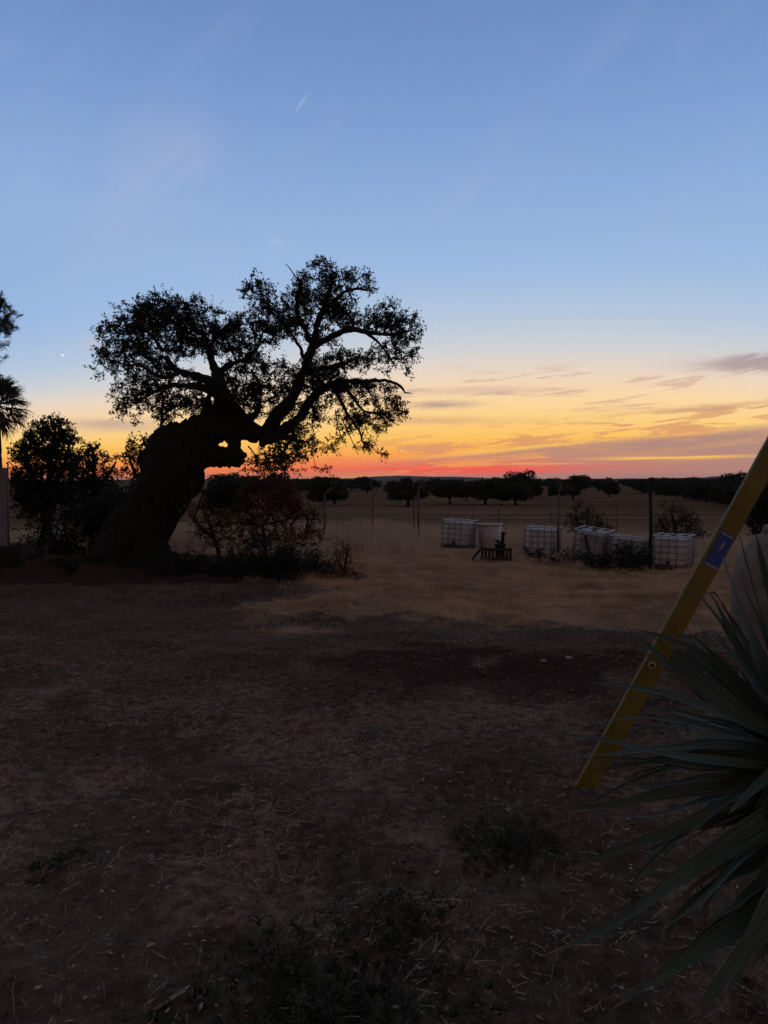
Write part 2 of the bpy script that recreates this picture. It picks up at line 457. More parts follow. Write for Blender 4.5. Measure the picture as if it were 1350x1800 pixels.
def cover(x, y):
    """how much dry grass, and how much bare dark earth, grows where"""
    n = fbm(x * 0.55, y * 0.55, 4, 70); n2 = fbm(x * 1.7, y * 1.7, 3, 75)
    w = (n - 0.5) * 5.0
    w3 = (fbm(x * 2.6, y * 2.6, 4, 73) - 0.5) * 3.0
    veg = sstep(y + w + w3 + 0.15 * x, 8.6, 12.8)                       # rank grass beyond the yard
    veg = veg * sstep(x + w * 0.6 + (y - 14) * 0.10, -2.6, -0.6) + (1 - sstep(y, 22, 27)) * 0
    veg = np.maximum(veg, sstep(y + w, 24, 27))
    yard = sstep(n2, 0.47, 0.66) * 0.75 * (1 - sstep(y + w, 6.5, 8.5))   # trodden straw in the near yard
    yard = np.maximum(yard, np.exp(-(((x - 1.05) / 0.8) ** 2 + ((y - 5.6) / 0.55) ** 2)) * 0.9)
    yard = np.maximum(yard, np.exp(-(((x + 0.55) / 0.3) ** 2 + ((y - 3.6) / 0.18) ** 2)) * 0.8)
    veg = np.maximum(veg, yard)
    e = np.exp(-(((y - 7.4 - w * 0.45 - w3 * .45) / 1.7) ** 2)) * sstep(x + w * 0.5, -2.2, 0.6) * (.35 + .65 * sstep(fbm(x * 1.3, y * 1.3, 4, 79), .34, .60))
    e = np.maximum(e, 0.32 * sstep(n2, 0.52, 0.8) * (1 - sstep(y, 5, 8)))
    e = np.maximum(e, 1.0 * np.exp(-(((x + 6.5) / 5.5) ** 4 + ((y - 20.6 - w * .3) / 4.6) ** 4)))       # leaf mould and canopy shade under the oak, put into the soil colour
    e = np.maximum(e, 0.9 * np.exp(-(((x + 12) / 6.0) ** 4 + ((y - 26) / 7.0) ** 4)))  # the same painted shade carried on under the trees at left
    veg = veg * (1 - 0.85 * np.clip(e, 0, 1) * (y < 12))
    return np.clip(veg, 0, 1), np.clip(e, 0, 1)

gm = bpy.data.materials.new('ground'); gm.use_nodes = True
X.tree = gm.node_tree; t = gm.node_tree
b = t.nodes['Principled BSDF']; b.inputs['Roughness'].default_value = 1.0; b.inputs['Specular IOR Level'].default_value = 0.0
co = t.nodes.new('ShaderNodeTexCoord').outputs['Object']
def attr(n):
    a = X.tree.nodes.new('ShaderNodeAttribute'); a.attribute_name = n; return X(a.outputs['Fac'])
nA = noise(co, 0.9, 8, 0.62); nB = noise(co, 14.0, 6, 0.7); nC = noise(co, 60.0, 4, 0.7)
nF = noise(co, 0.012, 6, 0.55)
soil = mixc(smooth(nA, 0.3, 0.7), (0.050, 0.031, 0.022), (0.118, 0.075, 0.052))
soil = mixc(smooth(nB, 0.35, 0.75) * 0.6, soil, (0.215, 0.142, 0.096))
grassc = mixc(smooth(nA, 0.3, 0.7), (0.280, 0.158, 0.086), (0.460, 0.275, 0.158))
grassc = mixc(smooth(nB, 0.4, 0.7) * 0.5, grassc, (0.110, 0.066, 0.042))
fieldc = mixc(smooth(nF, 0.35, 0.65), (0.148, 0.080, 0.046), (0.225, 0.126, 0.074))
sp = t.nodes.new('ShaderNodeSeparateXYZ'); t.links.new(co, sp.inputs[0]); gx, gy = X(sp.outputs[0]), X(sp.outputs[1])
bands = noise(comb(gx * 0.006, gy * 0.045), 1.0, 5, 0.6, 0.4)
fieldc = mixc(smooth(bands, 0.45, 0.62) * 0.55, fieldc, (0.095, 0.056, 0.038))
fieldc = mixc(smooth(noise(comb(gx * 0.01 + 5.0, gy * 0.06), 1.0, 4, 0.6, 0.3), 0.58, 0.68) * 0.5, fieldc, (0.30, 0.19, 0.13))
soil = mixc(smooth(nC * 0.6 + nB * 0.4, 0.56, 0.66) * smooth(nA, 0.35, 0.6) * 0.75, soil, (0.34, 0.24, 0.17))     # chaff and grit
soil = mixc((1.0 - smooth(nC * 0.55 + nB * 0.45, 0.36, 0.46)) * 0.8, soil, (0.030, 0.020, 0.018))
grassc = mixc(1.0 - smooth(gy, 8.0, 11.0), grassc, mixc(smooth(nB, 0.35, 0.7), (0.095, 0.060, 0.042), (0.285, 0.184, 0.120)))
gc = mixc(smooth(attr('veg') + (nB - 0.5) * 1.1 + (nA - 0.5) * 1.3, 0.1, 1.0), soil, grassc)
gc = mixc(smooth(attr('earth') + (nA - 0.5) * 0.6 + (nB - 0.5) * 0.3, 0.35, 0.75) * 0.8, gc, (0.042, 0.023, 0.019))  # dark soil, with the tree shade mixed into the same colour
gc = mixc(smooth(gy, 45.0, 80.0), gc, fieldc)
t.links.new(gc, b.inputs['Base Color'])
bp = t.nodes.new('ShaderNodeBump'); bp.inputs['Strength'].default_value = 0.9; bp.inputs['Distance'].default_value = 0.03
# tyre ribs pressed into the bare track on the left
rib = X.op('SINE', gx * 52.0 + gy * 16.0) * gauss(gx, -3.3, 0.9) * gauss(gy, 6.9, 0.8) * smooth(nA, 0.45, 0.6)
rib2 = X.op('SINE', gx * 60.0 + gy * 36.0) * gauss(gx + gy * 0.62, 1.55, 0.18) * gauss(gy, 4.55, 0.7)
t.links.new((nB * 0.7 + nC * 0.3 + rib * 0.10 + rib2 * 0.12).v, bp.inputs['Height']); t.links.new(bp.outputs[0], b.inputs['Normal'])
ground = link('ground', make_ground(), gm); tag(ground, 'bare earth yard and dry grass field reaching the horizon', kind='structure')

# ------------------------------------------------------------------ far hills
def hills():
    for nm, d, pts in (('hill', 7000, [(150, 843), (400, 842), (600, 841), (640, 839), (700, 835.5), (760, 838), (800, 837.5), (850, 840), (1000, 842), (1150, 841), (1235, 839), (1260, 836.5), (1290, 838.5), (1330, 835.5), (1400, 833), (1500, 836), (1700, 841)]),):
        mb = MB(); vs = []; fs = []
        xs = np.linspace(pts[0][0], pts[-1][0], 260)
        ys = np.interp(xs, [p[0] for p in pts], [p[1] for p in pts]) - (fbm(xs * 0.03, xs * 0 + 2, 3, 80) - 0.5) * 1.6
        prof = [(0, 1.0), (600, 0.8), (1500, 0.3), (-900, 0.35), (-2500, -0.1)]
        prof.sort()
        for a, yv in zip(xs, ys):
            top = P(a, yv, d)
            for off, k in prof:
                base = -7.0
                vs.append((top.x * (1 + off / d), d + off, base + (top.z - base) * k if k > 0 else base - 8))
        n = len(prof)
        for i in range(len(xs) - 1):
            for k in range(n - 1): fs.append((i * n + k, (i + 1) * n + k, (i + 1) * n + k + 1, i * n + k + 1))
        mb.add(vs, fs); o = mb.build(nm, M['hill'], None, True)
        tag(o, 'low blue-grey hills on the far horizon', kind='structure')
hills()
#--SECTION-OBJECTS--

# ------------------------------------------------------------------ trees: shared growing code
def blob_points(blobs, d, per, r):
    """attractor points in ellipsoids given by photo outline: (px, py, rx, ry, density, depth offset[, depth radius])"""
    out = []
    k = d / 1350
    for bl in blobs:
        px, py, rx, ry, dens = bl[:5]; off = bl[5] if len(bl) > 5 else 0.0; rz = bl[6] if len(bl) > 6 else (rx + ry) * 0.5
        n = max(3, int(per * dens * rx * ry * k * k * math.pi))
        u = unit(r.normal(size=(n, 3))) * (r.random((n, 1)) ** 0.38)
        c = P(px, py, d + off)
        out.append(np.array(c) + u * np.array([rx * k, rz * k, ry * k]))
    return np.concatenate(out)
def connect(skel, att, r, wander=0.10):
    """attach every attractor to the nearest wood, near ones first -> parents"""
    sp = np.array([s[0] for s in skel]); n0 = len(sp); N = len(att)
    d0 = np.min(np.linalg.norm(att[:, None] - sp[None], axis=2), axis=1)
    order = np.argsort(d0 + r.random(N) * 0.15)
    pos = np.concatenate([sp, np.zeros((N, 3))]); par = np.full(n0 + N, -1)
    pen = np.zeros(n0 + N)
    for i, q in enumerate(order):
        a = att[q]; m = n0 + i
        dd = np.linalg.norm(pos[:m] - a, axis=1)
        cost = dd + pen[:m] * 0.10
        j = int(np.argmin(cost)); pos[m] = a; par[m] = j; pen[m] = pen[j] + dd[j]
    load = np.ones(n0 + N) * 0
    load[n0:] = 1
    for m in range(n0 + N - 1, n0 - 1, -1):
        load[par[m]] += load[m]
    return pos, par, load, n0
def wood_mesh(pos, par, load, n0, r, r0=0.006, expo=0.46, nseg=3, sides=4, rmax=0.12):
    mb = MB()
    for m in range(n0, len(pos)):
        a = pos[par[m]]; b = pos[m]; L = np.linalg.norm(b - a)
        if L < 1e-3: continue
        rb = min(rmax, r0 * max(load[m], 1) ** expo); ra = min(rmax, max(rb * 1.05, r0 * max(load[m], 1) ** expo * 1.25))
        pts = []; rad = []
        bend = r.normal(size=3) * L * 0.10; bend[2] += -L * 0.05
        ns = nseg if L > 0.25 else 1
        for i in range(ns + 1):
            t = i / ns
            j = r.normal(size=3) * L * 0.03 if 0 < i < ns else 0
            pts.append(a + (b - a) * t + bend * 4 * t * (1 - t) + j); rad.append(ra + (rb - ra) * t)
        mb.tube(pts, rad, sides, cap=False)
    return mb
def sprig_leaves(pts, cen, r, twigs=3, leaves=11, tw=0.20, leaf=0.052, wid=0.55, droop=0.15, out=0.5):
    """leafy shoots around attractor points; returns leaf quads and twig quads"""
    N = len(pts)
    o = unit(pts - cen)
    base = np.repeat(pts, twigs, 0)
    dirs = unit(np.repeat(o, twigs, 0) * out + r.normal(size=(N * twigs, 3)) * 0.75 - np.array([0, 0, droop]))
    ln = tw * (0.5 + r.random((N * twigs, 1)))
    t = r.random((N * twigs, leaves, 1)) ** 0.8
    cl = base[:, None] + dirs[:, None] * ln[:, None] * t + r.normal(size=(N * twigs, leaves, 3)) * 0.016
    ld = dirs[:, None] * 0.7 + r.normal(size=(N * twigs, leaves, 3)) * 0.8
    cl = cl.reshape(-1, 3); ld = ld.reshape(-1, 3)
    L = leaf * (0.45 + 1.1 * r.random((len(cl), 1)))
    q = leaf_quads(cl, ld, L, L * wid, r)
    side = unit(np.cross(dirs, r.normal(size=dirs.shape))) * 0.0035
    tq = np.stack([base - side, base + side, base + dirs * ln + side * .4, base + dirs * ln - side * .4], 1)
    return q, tq
def trace(pts, d, off=None):
    """limb traced as (px, py, radius px, depth offset) -> dense [(pos, radius)]"""
    k = d / 1350; out = []
    raw = [(np.array(P(p[0], p[1], d + (p[3] if len(p) > 3 else 0))), p[2] * k) for p in pts]
    n = len(raw)
    for i in range(n - 1):
        p0 = raw[max(i - 1, 0)][0]; p1 = raw[i][0]; p2 = raw[i + 1][0]; p3 = raw[min(i + 2, n - 1)][0]
        seg = max(2, int(np.linalg.norm(p2 - p1) / 0.12))
        for q in range(seg):
            t = q / seg
            c = 0.5 * ((2 * p1) + (-p0 + p2) * t + (2 * p0 - 5 * p1 + 4 * p2 - p3) * t * t + (-p0 + 3 * p1 - 3 * p2 + p3) * t ** 3)
            out.append((c, raw[i][1] * (1 - t) + raw[i + 1][1] * t))
    out.append(raw[-1]); return out
def remesh(mb, voxel, mat_, name, parent, disp=0.0, dscale=4.0, smooth_it=4):
    me = mb.mesh('tmp'); o = bpy.data.objects.new('tmp', me); C.objects.link(o)
    m = o.modifiers.new('r', 'REMESH'); m.mode = 'VOXEL'; m.voxel_size = voxel; m.use_smooth_shade = True
    if smooth_it:
        s = o.modifiers.new('s', 'SMOOTH'); s.iterations = smooth_it; s.factor = 0.5
    dg = bpy.context.evaluated_depsgraph_get()
    ne = bpy.data.meshes.new_from_object(o.evaluated_get(dg)); ne.name = name
    bpy.data.objects.remove(o); bpy.data.meshes.remove(me)
    if disp:
        n = len(ne.vertices); co = np.empty(n * 3, np.float32); ne.vertices.foreach_get('co', co); co = co.reshape(-1, 3)
        nr = np.empty(n * 3, np.float32); ne.vertices.foreach_get('normal', nr); nr = nr.reshape(-1, 3)
        a = np.arctan2(co[:, 1] - co[:, 1].mean(), co[:, 0] - co[:, 0].mean())
        h = fbm(co[:, 0] * dscale + co[:, 1] * dscale * 0.7, co[:, 2] * dscale * 0.45 + co[:, 1] * dscale * 0.5, 4, 90) - 0.5
        h2 = np.abs(fbm(co[:, 0] * dscale * 3 + a * 2, co[:, 2] * dscale * 0.9 + co[:, 1], 3, 95) - 0.5)
        h3 = fbm(co[:, 0] * dscale * 5 + co[:, 1] * dscale * 4, co[:, 2] * dscale * 1.6 + co[:, 1] * 3, 3, 99) - 0.5
        co = co + nr * (h * disp + (0.18 - h2) * disp * 0.6 + h3 * disp * 0.45)[:, None]
        ne.vertices.foreach_set('co', co.astype(np.float32).ravel()); ne.update()
    ne.materials.clear(); ne.materials.append(mat_)
    ne.polygons.foreach_set('use_smooth', [True] * len(ne.polygons))
    return link(name, ne, None, parent)

# ------------------------------------------------------------------ the old leaning oak
def old_oak():
    r = np.random.default_rng(5); rr = random.Random(3); D = 20.0
    root = empty('oak_tree', at_ground(235, D)); tag(root, 'huge old oak with leaning hollow trunk and wide ragged crown beside the yard', 'tree')
    mb = MB()
    def limb(l, n=10): mb.tube([p for p, q in l], [q for p, q in l], n)
    trunk = trace([(226, 1030, 88), (231, 985, 70), (247, 930, 54), (272, 885, 49), (300, 842, 53), (311, 803, 54), (336, 780, 38), (364, 757, 31), (392, 744, 25)], D)
    limb(trunk, 20)
    limb(trace([(300, 820, 45, .2), (292, 795, 26, .3), (305, 765, 18, .2), (330, 757, 20)], D), 12)        # shoulder
    limb(trace([(354, 765, 22), (360, 735, 13), (363, 710, 9), (366, 692, 5)], D), 12)                       # snag on the trunk's top
    limb(trace([(334, 796, 40), (370, 800, 23), (400, 806, 15), (424, 804, 14)], D), 12)                      # old broken limb below
    limb(trace([(420, 806, 15), (411, 782, 13.5), (411, 762, 14), (408, 742, 17)], D), 12)
    for (a, b_, c, o) in (((226, 985, 46), (178, 992, 30), (146, 1006, 12), -.3), ((226, 990, 40), (205, 1008, 34), (186, 1020, 18), -1.2), ((246, 985, 46), (290, 1000, 28), (338, 1024, 13), -.7),
                          ((250, 985, 44), (298, 990, 24), (322, 1005, 12), .4), ((230, 985, 40), (252, 1018, 30), (268, 1034, 16), -1.6), ((235, 985, 40), (190, 985, 28), (165, 985, 14), 1.4)):
        limb(trace([(*a, 0), (*b_, o * .6), (*c, o)], D), 10)
    for i in range(46):      # burls, broken stubs and ribs on the old trunk
        p, q_ = trunk[rr.randrange(2, len(trunk) - 3)]; a = rr.uniform(0, 6.28)
        dn = np.array([math.cos(a), math.sin(a), rr.uniform(-.3, .4)]); c = p + dn * q_ * rr.uniform(.78, .95); sz = rr.uniform(.06, .17)
        mb.tube([c - dn * sz, c, c + dn * sz * rr.uniform(.3, 1.0)], [sz * 1.1, sz, sz * .5], 8)
    for (x0, y0, x1, y1, q_) in ((300, 762, 303, 744, 2.6), (310, 752, 311, 741, 3.0), (320, 748, 322, 738, 2.4), (262, 800, 252, 778, 4.0), (254, 806, 246, 792, 4.5)):
        limb(trace([(x0 + 4, y0 + 10, q_ * 1.8), (x0, y0, q_ * 1.3), (x1, y1, q_ * .8)], D), 7)
    main = trace([(375, 750, 28), (405, 748, 22), (430, 758, 19), (456, 767, 17)], D)
    limbs = [main]
    A = trace([(444, 762, 14), (430, 736, 12.5), (404, 708, 11, .1), (387, 680, 10, .2), (379, 648, 8, .3), (368, 618, 6, .4), (352, 588, 4, .6)], D)
    B = trace([(456, 768, 17), (472, 757, 15), (492, 723, 11, -.1), (518, 690, 9.5, -.2), (535, 652, 8, -.2), (545, 616, 7, -.1), (555, 586, 5.5, 0), (566, 548, 5, .1), (578, 512, 3.5, .1), (586, 480, 2, .2)], D)
    Cc = trace([(456, 770, 15), (480, 768, 13), (506, 752, 10.5, .2), (530, 730, 8.5, .3), (548, 700, 7.5, .4), (585, 676, 6, .5), (633, 669, 4.5, .6), (682, 671, 3, .6), (704, 679, 2.6, .6), (712, 690, 1.6, .6), (726, 691, .7, .6)], D)
    L1 = trace([(378, 745, 14), (385, 705, 10, -.2), (378, 676, 9, -.4), (350, 660, 7, -.6), (318, 655, 5.5, -.8), (300, 645, 5, -.9), (287, 616, 4, -.9), (268, 588, 3, -1.0), (240, 566, 2, -1.1)], D)
    L2 = trace([(378, 690, 9, -.2), (352, 678, 6, .3), (330, 680, 5, .6), (300, 676, 4, .9), (272, 690, 3, 1.0), (244, 704, 2, 1.1)], D)
    L3 = trace([(318, 655, 5, -.8), (285, 662, 3.5, -1.2), (250, 645, 2.6, -1.4), (210, 640, 1.8, -1.5), (186, 628, 1.0, -1.5)], D)
    B1 = trace([(545, 616, 7, -.1), (580, 591, 5.5, -.5), (609, 581, 4.5, -.8), (648, 584, 3.6, -1.0), (697, 587, 2.2, -1.1), (722, 580, 1.2, -1.1)], D)
    B2 = trace([(640, 583, 3, -1.0), (662, 598, 2.4, -1.1), (678, 618, 1.8, -1.2), (692, 640, 1.2, -1.2)], D)
    B3 = trace([(566, 548, 4.5, .1), (590, 526, 3.4, .3), (608, 512, 2.8, .4), (634, 509, 2.2, .5), (652, 512, 1.4, .5), (645, 522, .8, .5)], D)
    B4 = trace([(538, 640, 5, -.2), (530, 616, 3.2, -.6), (520, 596, 2.4, -.9), (500, 572, 1.8, -1.2), (478, 548, 1.4, -1.4), (458, 512, 1.0, -1.5)], D)
    B5 = trace([(545, 600, 5, 0), (532, 570, 4, .6), (520, 540, 3, 1.0), (530, 505, 2, 1.2)], D)
    A1 = trace([(382, 655, 7, .3), (404, 642, 5, .7), (430, 632, 4, 1.0), (452, 612, 2.6, 1.3), (462, 580, 1.6, 1.5)], D)
    C1 = trace([(585, 676, 5, .5), (598, 700, 3.4, .2), (610, 728, 2.6, 0), (628, 752, 2, -.1), (640, 782, 1.1, -.2)], D)
    C2 = trace([(600, 674, 4, .6), (622, 700, 3, .9), (640, 722, 2.3, 1.1), (672, 726, 1.6, 1.2), (700, 718, 1, 1.2)], D)
    C3 = trace([(520, 740, 6, .2), (514, 764, 3.5, -.5), (500, 790, 2.4, -.9), (480, 812, 1.6, -1.0)], D)
    C4 = trace([(540, 655, 5, -.2), (566, 650, 3.6, -.7), (600, 640, 2.8, -1.1), (628, 628, 1.8, -1.4)], D)
    D1 = trace([(430, 745, 9), (448, 728, 6, .7), (458, 700, 4.5, 1.2), (452, 672, 3, 1.6), (440, 650, 2, 1.9)], D)
    E1 = trace([(288, 766, 3.4), (284, 748, 3, 0), (285, 720, 2.6, 0), (288, 700, 2, 0), (284, 684, 1.4, 0)], D)   # upright shoot from the shoulder
    limbs += [A, B, Cc, L1, L2, L3, B1, B2, B3, B4, B5, A1, C1, C2, C3, C4, D1, E1]
    mb2 = MB(); thin = MB(); kk = D / 1350
    for l in limbs:
        ph = r.random(3) * 6.28
        l = [(p + np.array([math.sin(i * .55 + ph[0]), math.sin(i * .43 + ph[1]), math.sin(i * .61 + ph[2])]) * min(q * .35, .035) * min(1, i / 4), q * (1 + .10 * math.sin(i * .9 + ph[0]))) for i, (p, q) in enumerate(l)]
        th = [(p, q) for p, q in l if q > 4.2 * kk]
        if len(th) > 2: mb2.tube([p for p, q in th], [q for p, q in th], 10)
        tn = [(p, q) for p, q in l if q <= 4.6 * kk]
        if len(tn) > 1: thin.tube([p + r.normal(size=3) * 0.012 for p, q in tn], [q for p, q in tn], 6)
    remesh(mb, 0.045, M['bark'], 'trunk', root, disp=0.27, dscale=3.2, smooth_it=1)
    remesh(mb2, 0.030, M['bark'], 'limbs', root, disp=0.075, dscale=6.0, smooth_it=1)
    blobs = [ # left lobe
        (212, 590, 40, 34, 1.0, -1.0), (246, 556, 40, 30, 1.2, -.6), (290, 540, 46, 28, 1.25, 0), (338, 548, 40, 26, 1.2, .4), (290, 575, 55, 34, 1.5, .4), (352, 585, 40, 34, 1.5, .2),
        (192, 622, 24, 22, .75, -1.4), (198, 648, 32, 20, .62, -1.2), (248, 608, 46, 32, 1.25, -.8), (262, 645, 42, 30, .85, -.8), (318, 614, 38, 26, 1.2, .6), (300, 648, 30, 20, .7, 0),
        (236, 694, 40, 22, 1.15, .8), (226, 722, 26, 22, .8, .9), (286, 702, 34, 30, 1.3, 0), (286, 734, 14, 14, 1.2, 0), (264, 672, 40, 22, 1.1, 0), (326, 700, 34, 20, 1.2, .3), (348, 710, 28, 22, 1.3, .5), (300, 724, 26, 14, .8, .2),
        (398, 568, 36, 26, 1.1, .6), (412, 600, 38, 32, 1.45, .8), (374, 606, 28, 28, 1.1, .5), (430, 570, 30, 26, .85, .9), (442, 628, 34, 28, 1.25, 1.2), (412, 646, 26, 22, .8, 1.0),
        # middle
        (444, 506, 24, 20, .70, -1.4), (462, 528, 32, 26, .75, -1.2), (478, 556, 32, 26, .95, -1.0), (520, 548, 32, 38, 1.6, .9), (500, 580, 36, 26, 1.5, .2), (536, 508, 28, 26, 1.4, .9),
        (566, 478, 36, 20, .9, .3), (590, 500, 40, 26, 1.0, .3), (630, 486, 28, 18, .75, .4), (646, 506, 18, 12, .7, .5), (572, 530, 42, 32, 1.4, .1), (612, 548, 32, 26, .75, .3), (596, 560, 36, 20, 1.1, .4),
        (466, 592, 34, 22, 1.0, .6), (560, 588, 40, 20, 1.0, .3), (480, 668, 44, 28, .95, .8), (452, 690, 34, 34, .9, 1.3), (425, 690, 30, 34, 1.3, .9), (400, 690, 26, 30, 1.0, -.6), (350, 672, 30, 20, .9, -1.0), (440, 716, 24, 22, 1.0, -.5), (488, 705, 32, 28, 1.1, .6), (404, 662, 24, 22, 1.0, .6),
        (556, 648, 46, 26, 1.4, -.7), (606, 636, 40, 18, 1.5, -1.2), (640, 624, 22, 14, 1.0, -1.4), (522, 668, 30, 24, 1.2, .2), (566, 676, 50, 22, 1.4, .5), (480, 640, 30, 18, .6, .8), (510, 720, 26, 22, .9, -.6),
        # right lobe
        (684, 552, 26, 22, .95, -1.0), (704, 578, 34, 32, 1.05, -1.1), (660, 568, 36, 20, .95, -1.0), (690, 612, 40, 26, .72, -1.2), (716, 622, 20, 26, .6, -1.2), (676, 640, 26, 16, .35, -1.2), (638, 560, 30, 18, .75, -.6),
        (712, 650, 16, 16, .3, -1.2),
        # lower right, hanging shoots
        (610, 690, 46, 24, 1.0, .5), (660, 690, 40, 24, .9, .8), (690, 714, 28, 34, .9, 1.2), (560, 712, 36, 28, .95, .3), (650, 734, 50, 28, .85, 1.0), (610, 740, 36, 28, .7, .0), (560, 738, 30, 16, .5, .2),
        (528, 770, 26, 26, 1.0, -.8), (500, 778, 30, 24, .9, -.9), (474, 806, 32, 26, 1.1, -1.0), (512, 806, 30, 22, .9, -.9), (552, 786, 36, 22, .65, -.4), (600, 782, 30, 18, .26, -.1), (560, 822, 20, 10, .16, -.3),
        (640, 772, 22, 26, .4, -.1), (668, 796, 10, 12, .25, -.1), (455, 824, 26, 16, .6, -1.0)]
    att = blob_points(blobs, D, 58, r)
    skel = []
    for l in limbs: skel += [(p, q) for p, q in l if q < 12 * D / 1350]
    pos, par, load, n0 = connect(skel, att, r)
    wood = thin; w2 = wood_mesh(pos, par, load, n0, r, r0=0.0048, expo=0.45, rmax=0.07)
    wood.add(w2.v, w2.f)
    # bare dead twigs that stand clear of the leaves
    for tw in ([(350, 552, 1.4, .6), (344, 535, 1.2, .6), (336, 524, 1, .6), (338, 519, .9, .6), (346, 521, .6, .6)], [(530, 500, 1.4, .9), (518, 484, 1.1, .9), (508, 470, .8, .9), (502, 464, .5, .9)],
               [(640, 672, 1.4, .6), (655, 700, 1.1, .4), (668, 724, .8, .3)], [(612, 510, 1.1, .4), (618, 522, .9, .4), (624, 528, .5, .4)], [(600, 735, 1.2, 0), (612, 760, .9, -.1), (630, 800, .5, -.2)],
               [(436, 784, 1.4, .1), (446, 796, 1.1, .1), (456, 814, .8, .1)], [(548, 735, 1.0, .1), (550, 755, .8, .1), (556, 775, .5, .1)], [(590, 720, 1.1, .1), (594, 750, .9, .1), (604, 778, .6, .1)]):
        l = trace(tw, D); wood.tube([p for p, q in l], [q for p, q in l], 4)
    nodes = pos[n0:]
    cen = np.array(P(450, 660, D))
    par_mid = (pos[n0:] + pos[par[n0:]]) / 2
    q1, t1 = sprig_leaves(nodes, cen, r, 4, 12, 0.19, 0.049, .58)
    q2, t2 = sprig_leaves(par_mid[::2], cen, r, 2, 7, 0.14, 0.046, .6)
    keep = np.linalg.norm(pos[n0:] - pos[par[n0:]], axis=1)
    wb = wood.mesh('branches', True)
    link('branches', wb, M['twig'], root)['kind'] = 'stuff'
    tq = quads_mesh('twigs', np.concatenate([t1, t2])); link('twigs', tq, M['twig'], root)['kind'] = 'stuff'
    cq = quads_mesh('crown', np.concatenate([q1, q2])); link('crown', cq, M['leaf'], root)['kind'] = 'stuff'
    print('oak', len(att), len(q1) + len(q2))
old_oak()

# ------------------------------------------------------------------ other trees and shrubs
def leafy(name, label, cat, base, D, stems, blobs, seed, per=30, leaf=0.07, twigs=3, leaves=8, tw=0.25, lm='leaf_dark', group=None, r0=0.006, wid=.6, droop=.1, rmax=.10, woody=True):
    r = np.random.default_rng(seed)
    root = empty(name, base); tag(root, label, cat, group)
    mb = MB(); skel = []
    for st in stems:
        l = trace(st, D); mb.tube([p + r.normal(size=3) * q * 0.08 for p, q in l], [q for p, q in l], 8)
        skel += l
        if cat != 'tree' or st is stems[-1]: mb.build('trunk' if cat == 'tree' else 'stem', M['bark'], root, True); mb = MB()
    att = blob_points(blobs, D, per, r)
    att[:, 2] = np.maximum(att[:, 2], ground_z(att[:, 0], att[:, 1]) + 0.05)
    pos, par, load, n0 = connect(skel, att, r)
    cen = np.mean(att, axis=0) - np.array([0, 0, .3])
    q, tq = sprig_leaves(pos[n0:], cen, r, twigs, leaves, tw, leaf, wid, droop)
    if woody:
        w = wood_mesh(pos, par, load, n0, r, r0=r0, rmax=rmax, sides=4); o = w.build('branches', M['twig'], root); o['kind'] = 'stuff'
        o = link('twigs', quads_mesh('twigs', tq), M['twig'], root); o['kind'] = 'stuff'
    o = link('crown', quads_mesh('crown', q), M[lm], root); o['kind'] = 'stuff'
    return root

D = 31.0
leafy('oak_tree', 'dark dense round oak at far left, between palm and low bushes', 'tree', at_ground(82, D), D,
      [[(80, 985, 11), (82, 930, 9), (86, 880, 7), (88, 830, 5), (94, 780, 3), (98, 745, 1.5)], [(84, 890, 6), (60, 840, 4, -.5), (46, 800, 2, -.8)], [(86, 870, 6), (112, 820, 4, .5), (122, 780, 2, .8)]],
      [(92, 748, 24, 15, 1.5), (66, 760, 24, 15, 1.2, -.3), (112, 768, 22, 22, 1.4, .4), (84, 780, 40, 24, 1.7), (46, 778, 22, 14, .9, -.6), (62, 806, 40, 22, 1.5, -.3), (104, 810, 36, 24, 1.6, .4), (34, 796, 18, 18, .9, -.8), (80, 842, 56, 30, 1.8), (40, 850, 22, 34, 1.4, -.6), (84, 885, 60, 34, 1.5)], 21, per=48, leaf=.085, leaves=9)
D = 33.0
leafy('oak_tree', 'small dark oak with ragged open top, right of the round one at left', 'tree', at_ground(172, D), D,
      [[(170, 985, 8), (168, 920, 6), (166, 860, 5), (164, 815, 3), (162, 785, 1.5)], [(167, 870, 4), (190, 835, 3, .4), (204, 812, 1.5, .6)]],
      [(158, 790, 18, 12, 1.1), (150, 808, 22, 16, 1.2, -.3), (182, 806, 24, 10, .75, .4), (172, 824, 30, 14, .85, .2), (150, 838, 32, 20, 1.5), (188, 846, 24, 14, .8, .4), (165, 870, 52, 26, 1.8), (175, 905, 50, 28, 1.6)], 22, per=48, leaf=.085, leaves=9)
D = 29.0
leafy('oak_tree', 'small oak with thin leafy top, growing right behind the leaning trunk', 'tree', at_ground(262, D), D,
      [[(262, 985, 8), (258, 900, 6), (252, 850, 5), (250, 815, 3), (258, 785, 1.5)], [(254, 860, 4), (236, 830, 3, -.4), (228, 805, 1.5, -.6)]],
      [(268, 776, 18, 12, .9), (244, 782, 22, 14, .95, -.3), (232, 804, 20, 18, 1.0, -.4), (258, 808, 26, 18, 1.4), (238, 830, 26, 16, .85), (262, 850, 40, 26, 1.8), (240, 885, 40, 24, 1.7)], 23, per=44, leaf=.08, leaves=9)
D = 26.0
